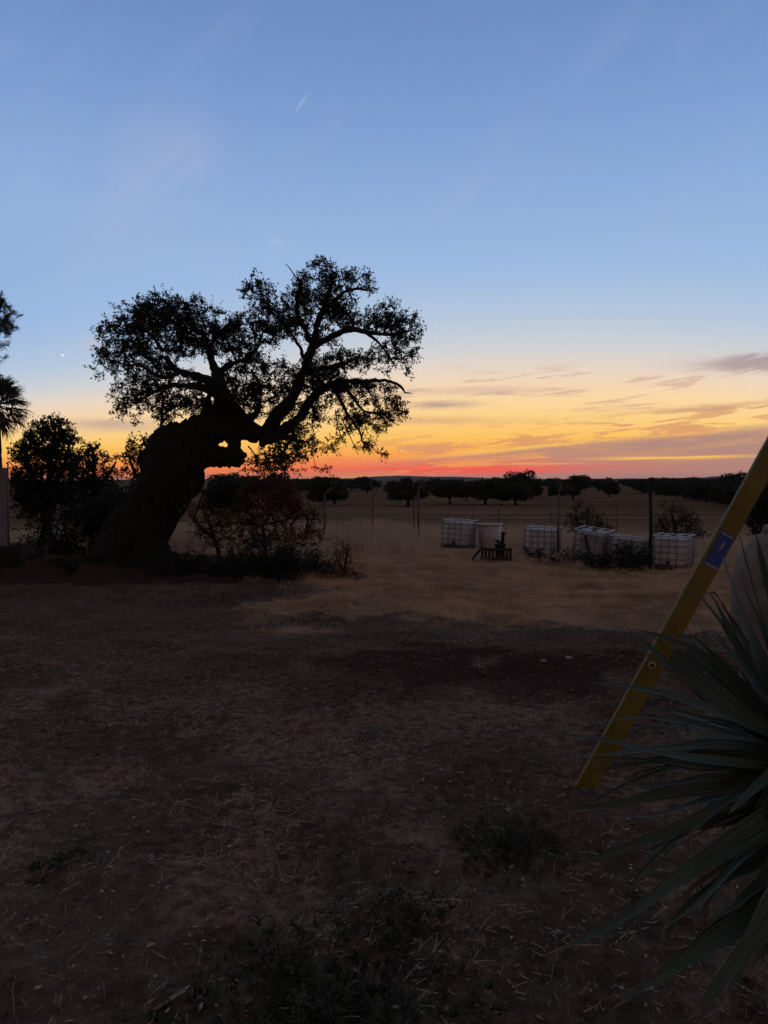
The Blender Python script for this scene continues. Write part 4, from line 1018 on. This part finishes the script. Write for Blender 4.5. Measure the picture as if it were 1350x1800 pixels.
# ------------------------------------------------------------------ yellow beam with sticker
wm = M['yellow']; X.tree = wm.node_tree; t = wm.node_tree; b = t.nodes['Principled BSDF']
co = t.nodes.new('ShaderNodeTexCoord').outputs['Object']
d1 = noise(co, 26.0, 6, 0.7); d2 = noise(co, 5.0, 4, 0.6); d3 = noise(co, 120.0, 3, 0.6)
wc = mixc(smooth(d2, 0.35, 0.7), (0.135, 0.100, 0.008), (0.190, 0.148, 0.014))
wc = mixc(smooth(d1, 0.58, 0.70) * 0.6, wc, (0.075, 0.058, 0.016))
wc = mixc(smooth(d3 * 0.5 + d1 * 0.5, 0.60, 0.66) * 0.7, wc, (0.20, 0.175, 0.10))
t.links.new(wc, b.inputs['Base Color'])
def beam():
    D = 4.05; a = P(1031, 1384, D); b0 = P(1244, 1000, D)
    ax = (b0 - a).normalized(); L = 2.75; wdt = .104; th = .022
    root = empty('yellow_beam', (a.x, a.y, gz(a.x, a.y))); tag(root, 'yellow painted metal beam with blue sticker, leaning up out of the picture at right', 'beam')
    n = Vector((0, -1, 0)); s = ax.cross(n).normalized()    # across the face
    Mx = Matrix((s, n, ax)).transposed()
    def loc(u, v, w=0): return a + ax * u + s * v + n * w
    q = MB(); q.box(loc(L / 2 - .03, 0), (wdt, .006, L), Mx, bev=.002); q.build('web', M['yellow'], root)
    for k_ in (-1, 1):
        q = MB(); q.box(loc(L / 2 - .03, k_ * (wdt / 2 - .0015), -th / 2 - .0042), (.005, th, L), Mx, bev=.0018); q.build('flange', M['yellow'], root)
    q = MB(); q.box(loc(-.03, 0, -.02), (wdt * .98, .03, .015), Mx, bev=.004); q.build('foot_plate', M['hole'], root)
    def disc(nm, u, v, r_, h, m, prof=None):
        q = MB(); q.tube([loc(u, v, .003), loc(u, v, .003 + h)], [r_, r_ * .86], 20); return q.build(nm, M[m], root)
    # distances along the beam measured down from the picture
    def along(py): return (P(1244, py, D) - a).z / ax.z
    wsh = disc('washer', along(1171), -.012, .021, .004, 'bolt'); q = MB(); q.tube([loc(along(1171), -.012, .006), loc(along(1171), -.012, .015)], [.011, .010], 6); q.build('bolt', M['hole'], wsh)
    st = MB(); u = along(967); st.box(loc(u, .004, .0045), (.080, .002, .205), Mx, bev=.0006); so = st.build('sticker', M['sticker'], root); so['label'] = 'worn blue sticker with white ends and lettering'
    q = MB()
    for uu, vv, wv, lv in ((u - .092, .004, .074, .014), (u + .090, .004, .066, .010)):
        q.box(loc(uu, vv, .0062), (wv, .0012, lv), Mx)
    q.build('print_band', M['stickw'], so)['kind'] = 'stuff'
    q = MB(); rl = random.Random(6)
    q.box(loc(u + .022, .006, .0062), (.010, .0012, .052), Mx @ Euler((0, R(6), 0)).to_matrix())
    for i in range(16):
        q.box(loc(u - .062 + i * .0062, -.004 + rl.uniform(-.012, .012), .0062), (rl.uniform(.003, .012), .0012, .0022), Mx)
    q.build('lettering', M['stickw'], so)['kind'] = 'stuff'
beam()

# ------------------------------------------------------------------ clay jar
c = at_ground(1408, 4.75); root = empty('clay_jar', c); tag(root, 'big round-shouldered clay jar at the right edge behind the spiky plant', 'jar')
prof = [(.20, 0), (.235, .01), (.30, .20), (.36, .45), (.405, .72), (.42, .92), (.418, 1.08), (.395, 1.20), (.345, 1.30), (.27, 1.37), (.21, 1.395), (.20, 1.405), (.185, 1.38), (.24, 1.30), (.30, 1.15)]
q = MB(); q.lathe(prof, 48, c); q.build('body', M['clay'], root, True)
q = MB(); q.lathe([(.195, 1.375), (.235, 1.385), (.245, 1.41), (.23, 1.435), (.195, 1.43)], 36, c); q.build('lip', M['clay'], root, True)

# ------------------------------------------------------------------ spiky plant at the right edge
def spike_leaf(pts, w, r, m, root, fold=.35, twist=0.0, n=12, roll=0.0):
    """pts: world points base -> tip; a folded blade of width w"""
    pts = [np.array(p) for p in pts]; ts = np.linspace(0, len(pts) - 1, n); line = []
    for t in ts:
        i = min(int(t), len(pts) - 2); f = t - i
        p0 = pts[max(i - 1, 0)]; p1 = pts[i]; p2 = pts[i + 1]; p3 = pts[min(i + 2, len(pts) - 1)]
        jig = np.array([r.uniform(-1, 1), r.uniform(-1, 1), r.uniform(-1, 1)]) * w * .02 * (t > .5)
        line.append(jig + .5 * ((2 * p1) + (p2 - p0) * f + (2 * p0 - 5 * p1 + 4 * p2 - p3) * f * f + (3 * p1 - p0 - 3 * p2 + p3) * f ** 3))
    vs = []; fs = []; side = None
    for i, p in enumerate(line):
        t = i / (n - 1); tg = unit(line[min(i + 1, n - 1)] - line[max(i - 1, 0)])
        if side is None or True:
            sd = np.cross(tg, [0, 0, 1.0]); sd = unit(sd if np.linalg.norm(sd) > .05 else np.array([1.0, 0, 0]))
        up = np.cross(sd, tg)
        a = roll + twist * (t - .3); sd2 = sd * math.cos(a) + up * math.sin(a); up2 = -sd * math.sin(a) + up * math.cos(a)
        ww = w * (0.55 + .45 * math.sin(math.pi * min(1, t * 1.5 + .12))) * max(.02, (1 - t ** 2.6)) * .5
        vs += [p + sd2 * ww + up2 * ww * fold, p + sd2 * ww * .45 + up2 * ww * fold * .3, p, p - sd2 * ww * .45 + up2 * ww * fold * .3, p - sd2 * ww + up2 * ww * fold]
    for i in range(n - 1):
        for k in range(4): fs.append((i * 5 + k, i * 5 + k + 1, (i + 1) * 5 + k + 1, (i + 1) * 5 + k))
    mb = MB(); mb.add(vs, fs); o = mb.build('leaf', M[m], root, True)
    for nm, val in (('lt', np.repeat(np.linspace(0, 1, n), 5)), ('ls', np.tile([1, .45, 0, -.45, -1.], n))):
        a_ = o.data.attributes.new(nm, 'FLOAT', 'POINT'); a_.data.foreach_set('value', val.astype(np.float32))
    return o
ym = M['yucca']; X.tree = ym.node_tree; t = ym.node_tree; b = t.nodes['Principled BSDF']
lt, ls = attr('lt'), attr('ls')
co = t.nodes.new('ShaderNodeTexCoord').outputs['Object']
fib = noise(comb(ls * 7.0, lt * 2.2, noise(co, 3.0, 2, .5) * 6.0), 1.0, 4, 0.65)
yc = mixc(smooth(fib, 0.34, 0.66), (0.032, 0.050, 0.034), (0.088, 0.116, 0.080))
yc = mixc(smooth(X.op('ABSOLUTE', ls), 0.90, 1.0) * 0.5, yc, (0.17, 0.15, 0.10))
yc = mixc(smooth(lt + (noise(co, 9.0, 3, .6) - 0.5) * 0.25, 0.86, 0.97), yc, (0.150, 0.105, 0.070))
t.links.new(yc, b.inputs['Base Color']); b.inputs['Roughness'].default_value = 0.55; b.inputs['Specular IOR Level'].default_value = 0.15
bp = t.nodes.new('ShaderNodeBump'); bp.inputs['Strength'].default_value = 0.35; bp.inputs['Distance'].default_value = 0.004
t.links.new(fib.v, bp.inputs['Height']); t.links.new(bp.outputs[0], b.inputs['Normal'])
def yucca():
    r = random.Random(12); D0 = 2.25
    g = at_ground(1440, D0); root = empty('spiky_plant', g); tag(root, 'spiky plant with long sword-shaped grey-green leaves filling the lower right corner', 'plant')
    hd = P(1425, 1345, D0)
    mb = MB(); mb.tube([g - Vector((0, 0, .1)), g + (hd - g) * .5, hd + Vector((0, 0, .08))], [.10, .085, .06], 12, jit=.1, rnd=r); mb.build('stem', M['yucca_dry'], root, True)
    T = [ # traced leaves: points (px, py, depth offset), width in px
        ([(1425, 1350, 0), (1340, 1316, -.08), (1220, 1312, -.15), (1110, 1322, -.2), (1005, 1332, -.22)], 34), ([(1425, 1375, 0), (1310, 1374, -.12), (1180, 1392, -.24), (1060, 1416, -.3), (965, 1418, -.33)], 30),
        ([(1425, 1400, 0), (1325, 1424, -.1), (1215, 1448, -.22), (1100, 1490, -.32), (985, 1532, -.36)], 34), ([(1425, 1400, 0), (1345, 1448, -.18), (1210, 1532, -.32), (1080, 1625, -.42), (950, 1682, -.48)], 36),
        ([(1425, 1440, 0), (1375, 1560, -.25), (1235, 1668, -.38), (1150, 1722, -.44), (1070, 1778, -.48)], 34), ([(1440, 1440, 0), (1385, 1560, -.3), (1300, 1680, -.42), (1205, 1800, -.5)], 52),
        ([(1425, 1335, 0), (1335, 1285, .0), (1235, 1215, .05), (1150, 1145, .08), (1098, 1098, .1)], 34), ([(1425, 1340, 0), (1330, 1282, -.05), (1210, 1235, -.1), (1110, 1208, -.12), (1040, 1200, -.12)], 32),
        ([(1425, 1330, 0), (1330, 1238, .12), (1230, 1150, .2), (1165, 1120, .24), (1105, 1105, .26)], 30), ([(1425, 1345, 0), (1310, 1300, .1), (1200, 1270, .2), (1110, 1262, .25), (1030, 1275, .26)], 24),
        ([(1425, 1330, 0), (1330, 1210, .1), (1275, 1100, .16), (1252, 1050, .18), (1236, 1040, .18)], 32), ([(1425, 1330, 0), (1350, 1230, .05), (1285, 1150, .1), (1240, 1110, .12), (1214, 1085, .12)], 30),
        ([(1425, 1330, 0), (1350, 1190, .15), (1300, 1070, .2), (1272, 985, .22), (1262, 962, .22)], 34), ([(1430, 1325, 0), (1370, 1180, .1), (1330, 1060, .12), (1310, 985, .12), (1296, 930, .12)], 34),
        ([(1430, 1320, 0), (1385, 1160, -.05), (1350, 1040, -.08), (1335, 970, -.1), (1325, 925, -.1)], 32), ([(1425, 1335, 0), (1360, 1240, .2), (1290, 1130, .3), (1240, 1060, .34), (1195, 1028, .36)], 28),
        ([(1425, 1340, 0), (1340, 1260, .25), (1260, 1180, .38), (1215, 1130, .4), (1190, 1100, .4)], 26), ([(1425, 1350, 0), (1330, 1330, .2), (1200, 1345, .3), (1100, 1380, .32), (1010, 1425, .3)], 22),
        ([(1425, 1390, 0), (1330, 1400, .1), (1220, 1455, .15), (1150, 1510, .1), (1080, 1590, .0)], 22), ([(1425, 1360, 0), (1300, 1345, -.2), (1180, 1330, -.35), (1060, 1300, -.42), (960, 1292, -.45)], 22),
        ([(1430, 1420, 0), (1360, 1500, -.05), (1280, 1540, -.1), (1200, 1600, -.2), (1160, 1680, -.25)], 24), ([(1435, 1330, 0), (1400, 1180, -.1), (1385, 1040, -.15), (1378, 940, -.15)], 32)]
    for pts, w in T:
        spike_leaf([P(x, y, D0 + o) for x, y, o in pts], w * 1.22 * D0 / 1350, r, 'yucca', root, fold=r.uniform(.12, .4), twist=r.uniform(-.5, .5), roll=r.uniform(.15, .95), n=16)
    for pts, w in T:      # shorter blades crossing between the long ones
        for q_ in range(2):
            if r.random() < .25: continue
            sc = r.uniform(.62, .95); jx, jy = r.uniform(-45, 45), r.uniform(-45, 45); n_ = len(pts) - 1
            pp = [P(pts[0][0] + (x - pts[0][0]) * sc + jx * (i / n_), pts[0][1] + (y - pts[0][1]) * sc + jy * (i / n_) + 26 * (i / n_) ** 2 * r.uniform(0, 1), D0 + o + r.uniform(.02, .12)) for i, (x, y, o) in enumerate(pts)]
            spike_leaf(pp, w * r.uniform(.7, 1.1) * D0 / 1350, r, 'yucca' if r.random() < .86 else 'yucca_dry', root, fold=r.uniform(.2, .6), twist=r.uniform(-1.2, 1.2), roll=r.uniform(-.4, .9), n=14)
    # the rest of the rosette
    for i in range(70):
        a = i * 2.399 + r.uniform(-.2, .2); e = R(r.uniform(-35, 80)); L = r.uniform(.5, .68)
        d = Vector((math.cos(a) * math.cos(e), math.sin(a) * math.cos(e), math.sin(e)))
        if d.x < -.2 and d.y < .5 and e > R(35): continue
        dr = r.uniform(.02, .16); pts = [hd + d * (L * t) + Vector((0, 0, -dr * t * t * (1.3 if e < .5 else .5))) for t in (0.03, .35, .7, 1)]
        spike_leaf(pts, r.uniform(.06, .08), r, 'yucca', root, fold=r.uniform(.2, .6), twist=r.uniform(-.6, .6))
    for i in range(46):   # dry skirt
        a = i * 2.399; z = -.05 - .55 * (i / 46); L = r.uniform(.3, .5); b0 = hd + Vector((0, 0, z)); o = Vector((math.cos(a), math.sin(a), 0))
        pts = [b0 + o * .05, b0 + o * (L * .45) + Vector((0, 0, -.08)), b0 + o * (L * .62) + Vector((0, 0, -L * .55)), b0 + o * (L * .60) + Vector((r.uniform(-.05, .05), 0, -L * .95))]
        pts = [Vector((p.x, p.y, max(p.z, gz(p.x, p.y) + .01))) for p in pts]
        spike_leaf(pts, r.uniform(.025, .045), r, 'yucca_dry', root, fold=.4, twist=r.uniform(-1, 1), n=9)
yucca()

# ------------------------------------------------------------------ grass, straw and weeds
def blades(Cn, h, w, lean, r, n=3):
    N = len(Cn); a = r.random((N, 1)) * 2 * math.pi; s = np.concatenate([np.cos(a), np.sin(a), np.zeros((N, 1))], 1) * w * .5
    tip = Cn + np.concatenate([r.normal(size=(N, 2)) * lean * h, h], 1)
    return np.stack([Cn - s, Cn + s, tip], 1)
def scatter_tufts(N, x0, x1, y0, y1, fn, per, hh, spread, w, lean, r):
    x = r.uniform(x0, x1, N); y = y0 * (y1 / y0) ** r.random(N)
    keep = (np.abs(x) < y * .62 + 1.5) & (r.random(N) < fn(x, y)); x, y = x[keep], y[keep]
    bx = np.repeat(x, per) + r.normal(size=len(x) * per) * spread; by = np.repeat(y, per) + r.normal(size=len(x) * per) * spread
    h = np.repeat((hh[0] + (hh[1] - hh[0]) * r.random(len(x)) * fbm(x * .8, y * .8, 2, 120)) * (1 if y1 < 12 else .35 + .65 * sstep(y, 9, 17)), per) * (.5 + .8 * r.random(len(bx)))
    Cn = np.stack([bx, by, ground_z(bx, by) - .01], 1)
    return blades(Cn, h[:, None], w, lean, r)
r = np.random.default_rng(77)
def fgrass(x, y): v, e = cover(x, y); return v * (.10 + 1.1 * sstep(fbm(x * 1.3, y * 1.3, 4, 130), .42, .60)) * sstep(y + (fbm(x * .9, y * .9, 3, 135) - .5) * 7, 7.5, 15)
g1 = scatter_tufts(64000, -9, 17, 8, 27, fgrass, 9, (.05, .34), .06, .008, .8, r)
o = link('dry_grass', quads_mesh('dry_grass', g1, 3), M['grass']); tag(o, 'short tufted dry grass between the bare yard and the tanks', 'grass', kind='stuff')
def fyard(x, y): v, e = cover(x, y); return v * sstep(fbm(x * 2.2, y * 2.2, 3, 140), .42, .62)
g2 = scatter_tufts(9000, -5, 6, 2.2, 9.5, fyard, 10, (.02, .13), .035, .0035, .9, r)
o = link('yard_grass', quads_mesh('yard_grass', g2, 3), M['grass']); tag(o, 'thin trodden dry grass tufts in the near yard', 'grass', kind='stuff')
# tall seeding grass along the fence
N = 60000
x = r.uniform(-12, 24, N); y = r.uniform(24.5, 42, N)
pxx = 675 + 1350 * x / y
k = (np.abs(x) < y * .58 + 1) & ((pxx < 772) | (y > 31.2) | ((pxx > 1228) & (y > 25))) & ~((np.abs(pxx - 860) < 26) & (y < 32)) & (r.random(N) < (.25 + sstep(fbm(x * .45, y * .45, 3, 150), .40, .62)) * (.35 + .65 * sstep(y, 26.5, 29)))
x, y = x[k], y[k]; N = len(x); Cn = np.stack([x, y, ground_z(x, y) - .02], 1)
h = (.30 + .60 * r.random((N, 1))) * (.5 + .75 * fbm(x * .3, y * .3, 2, 160))[:, None]
tb = blades(Cn, h, .015, .22, r); tip = tb[:, 2]
seeds = np.repeat(tip, 4, 0) + r.normal(size=(N * 4, 3)) * np.array([.03, .03, .05]); sq = leaf_quads(seeds, r.normal(size=seeds.shape) + np.array([0, 0, -.5]), .055, .022, r)
o = link('tall_grass_stems', quads_mesh('tall_grass_stems', tb, 3), M['tall']); tag(o, 'tall seeding dry grass along the old fence', 'grass', kind='stuff')
o = link('tall_grass_seeds', quads_mesh('tall_grass_seeds', sq), M['tall']); tag(o, 'pale seed heads over the tall dry grass by the fence', 'grass', kind='stuff')
# straw littering the yard
N = 260000
x = r.uniform(-6, 7, N); y = 1.9 * (11 / 1.9) ** r.random(N)
den = .22 + .6 * sstep(fbm(x * 1.5, y * 1.5, 4, 170), .46, .66) ; v, e = cover(x, y); den = den * (1 - .75 * e) + .3 * v
k = (np.abs(x) < y * .60 + .6) & (r.random(N) < den * .55); x, y = x[k], y[k]; N = len(x)
a = r.random(N) * math.pi * 2; L = (.006 + .075 * r.random(N) ** 3.5); w = .0005 + .0007 * r.random(N)
dx_, dy_ = np.cos(a) * L / 2, np.sin(a) * L / 2; px_, py_ = -np.sin(a) * w, np.cos(a) * w
def gp(xx, yy, h): return np.stack([xx, yy, ground_z(xx, yy) + h], 1)
lift = r.random(N) ** 2 * .022; l2 = lift + r.random(N) ** 3 * .03
sq = np.stack([gp(x - dx_ - px_, y - dy_ - py_, .003 + lift), gp(x - dx_ + px_, y - dy_ + py_, .005 + lift), gp(x + dx_ + px_, y + dy_ + py_, .005 + l2), gp(x + dx_ - px_, y + dy_ - py_, .003 + l2)], 1)
o = link('straw', quads_mesh('straw', sq), M['straw']); tag(o, 'loose straw and chaff strewn over the bare yard', 'straw', kind='stuff')
N = 5200
x = r.uniform(-5, 6, N); y = 2.0 * (13 / 2.0) ** r.random(N); v, e = cover(x, y)
k = (np.abs(x) < y * .6 + .5) & (r.random(N) < (.25 + .75 * e + .5 * sstep(fbm(x * .9, y * .9, 3, 180), .5, .65)) * (1 - v * .6)); x, y = x[k], y[k]; N = len(x)
oc = np.array([[1, 0, 0], [0, 1, 0], [-1, 0, 0], [0, -1, 0], [0, 0, 1], [0, 0, -1.]]); of = [(0, 1, 4), (1, 2, 4), (2, 3, 4), (3, 0, 4), (1, 0, 5), (2, 1, 5), (3, 2, 5), (0, 3, 5)]
sz = .004 + .022 * r.random((N, 1, 1)) ** 3; a = r.random(N) * 6.28
pv_ = oc[None] * (.65 + .7 * r.random((N, 6, 1))) * np.array([1.2, 1, .65]) * sz
pv_ = np.stack([pv_[..., 0] * np.cos(a)[:, None] - pv_[..., 1] * np.sin(a)[:, None], pv_[..., 0] * np.sin(a)[:, None] + pv_[..., 1] * np.cos(a)[:, None], pv_[..., 2]], -1)
pv_ = pv_ + np.stack([x, y, ground_z(x, y) + sz[:, 0, 0] * .25], 1)[:, None]
M['clod'] = mat('soil_clod', (0.120, 0.084, 0.064), 1.0, 0.4, 20, 0.0)
o = link('clods', quads_mesh('clods', pv_[:, np.array(of)].reshape(-1, 3, 3), 3), M['clod']); tag(o, 'small clods and crumbs of earth over the yard', 'clods', kind='stuff')
N = 5200
x = r.uniform(-6, 7, N); y = 2.0 * (12 / 2.0) ** r.random(N)
k = (np.abs(x) < y * .6 + .5) & (r.random(N) < sstep(fbm(x * .8, y * .8, 3, 190), .42, .66)); x, y = x[k], y[k]; N = len(x)
q_ = leaf_quads(np.stack([x, y, ground_z(x, y) + .008], 1), np.concatenate([r.normal(size=(N, 2)), r.normal(size=(N, 1)) * .15], 1), .014 + .022 * r.random((N, 1)), .012, r)
o = link('leaf_litter', quads_mesh('leaf_litter', q_), M['straw']); tag(o, 'fallen dry leaves scattered over the yard', 'leaf litter', kind='stuff')
def weed(px, py, rad, h, n, seed, label):
    r = np.random.default_rng(seed); c = GP(px, py); root = empty('weed', c); tag(root, label, 'weed')
    t = r.random(n) ** .95 * rad * (.75 + .5 * r.random(n)); a = r.random(n) * 6.283; sx, sy = c.x + t * np.cos(a), c.y + t * np.sin(a)
    base = np.stack([sx, sy, ground_z(sx, sy)], 1); hh = h * (.4 + .8 * r.random((n, 1))) * (1 - .5 * (t / rad)[:, None])
    out = np.stack([np.cos(a), np.sin(a), np.zeros(n)], 1)
    tip = base + out * hh * .5 + np.concatenate([r.normal(size=(n, 2)) * .02, hh], 1)
    s = unit(np.cross(tip - base, r.normal(size=(n, 3)))) * .0013
    link('stems', quads_mesh('stems', np.stack([base - s, base + s, tip + s, tip - s], 1)), M['weed_green'], root)['kind'] = 'stuff'
    m = 16; f = r.random((n, m, 1)); p = (base[:, None] * (1 - f) + tip[:, None] * f).reshape(-1, 3)
    q = leaf_quads(p, r.normal(size=p.shape) + np.array([0, 0, .3]), .010 + .014 * r.random((n * m, 1)), .007, r)
    link('leaves', quads_mesh('leaves', q), M['weed_green'], root)['kind'] = 'stuff'
weed(575, 1790, .50, .055, 640, 1, 'wide patch of fine green weed at the bottom middle of the picture')
weed(885, 1490, .26, .07, 170, 2, 'dark bushy weed on the ground left of the spiky plant')
weed(105, 1515, .15, .03, 36, 3, 'small flat dark weed at lower left of the yard')
weed(700, 1600, .20, .04, 80, 4, 'thin sprawling weed between the bushy weed and the wide patch')
#weed(640, 1480, .20, .03, 70, 5, 'flat dark weed in the straw in the middle of the near yard')
# a few loose sticks and stones
for i, (a, b_, w, lab) in enumerate((((345, 1785), (356, 1768), .006, 'pale snapped stick at the bottom left of the near yard'), ((270, 1780), (325, 1748), .007, 'long thin dark stick at the bottom left'),
                                  ((505, 1300), (470, 1316), .004, 'thin pale twig lying left of the middle of the yard'), ((760, 1585), (830, 1588), .005, 'thin dry stalk lying in the shade in front of the bushy weed'))):
    p0, p1 = GP(*a), GP(*b_); q = MB(); mid = (p0 + p1) / 2 + Vector((0, 0, .006))
    q.tube([p0 + Vector((0, 0, w)), mid + Vector((.004, 0, w)), p1 + Vector((0, 0, w * 1.5))], [w, w * .9, w * .5], 6); o = q.build('stick', M['straw'], None, True); tag(o, lab, 'stick')
for px, py, s, lab in ((776, 1675, .010, 'small pale pebble in the shaded bare soil at bottom centre'), (1000, 1158, .03, 'pale stone on the dark turned earth'), (955, 1163, .025, 'pale chip of stone left of the pale stone on the dark earth'), (1085, 1302, .02, 'pale flat stone at the side of the yellow beam foot')):
    c = GP(px, py); bm = bmesh.new(); bmesh.ops.create_icosphere(bm, subdivisions=2, radius=1)
    rs = random.Random(px)
    for v_ in bm.verts: v_.co = Vector((v_.co.x * s * 1.3, v_.co.y * s, v_.co.z * s * .6)) * rs.uniform(.85, 1.12) + Vector((0, 0, s * .3))
    me = bpy.data.meshes.new('stone'); bm.to_mesh(me); bm.free(); o = link('stone', me, M['stone']); o.location = c; tag(o, lab, 'stone')

# ------------------------------------------------------------------ evening haze
hm = bpy.data.materials.new('haze'); hm.use_nodes = True; t = hm.node_tree; t.nodes.clear()
pv = t.nodes.new('ShaderNodeVolumePrincipled'); pv.inputs['Color'].default_value = (.92, .90, .90, 1); pv.inputs['Density'].default_value = 0.000022; pv.inputs['Anisotropy'].default_value = 0.2
ho = t.nodes.new('ShaderNodeOutputMaterial'); t.links.new(pv.outputs[0], ho.inputs['Volume'])
q = MB(); q.box((0, 2000, 20.0), (30000, 26000, 120)); o = q.build('haze', hm); tag(o, 'thin evening haze over the plain', kind='stuff')
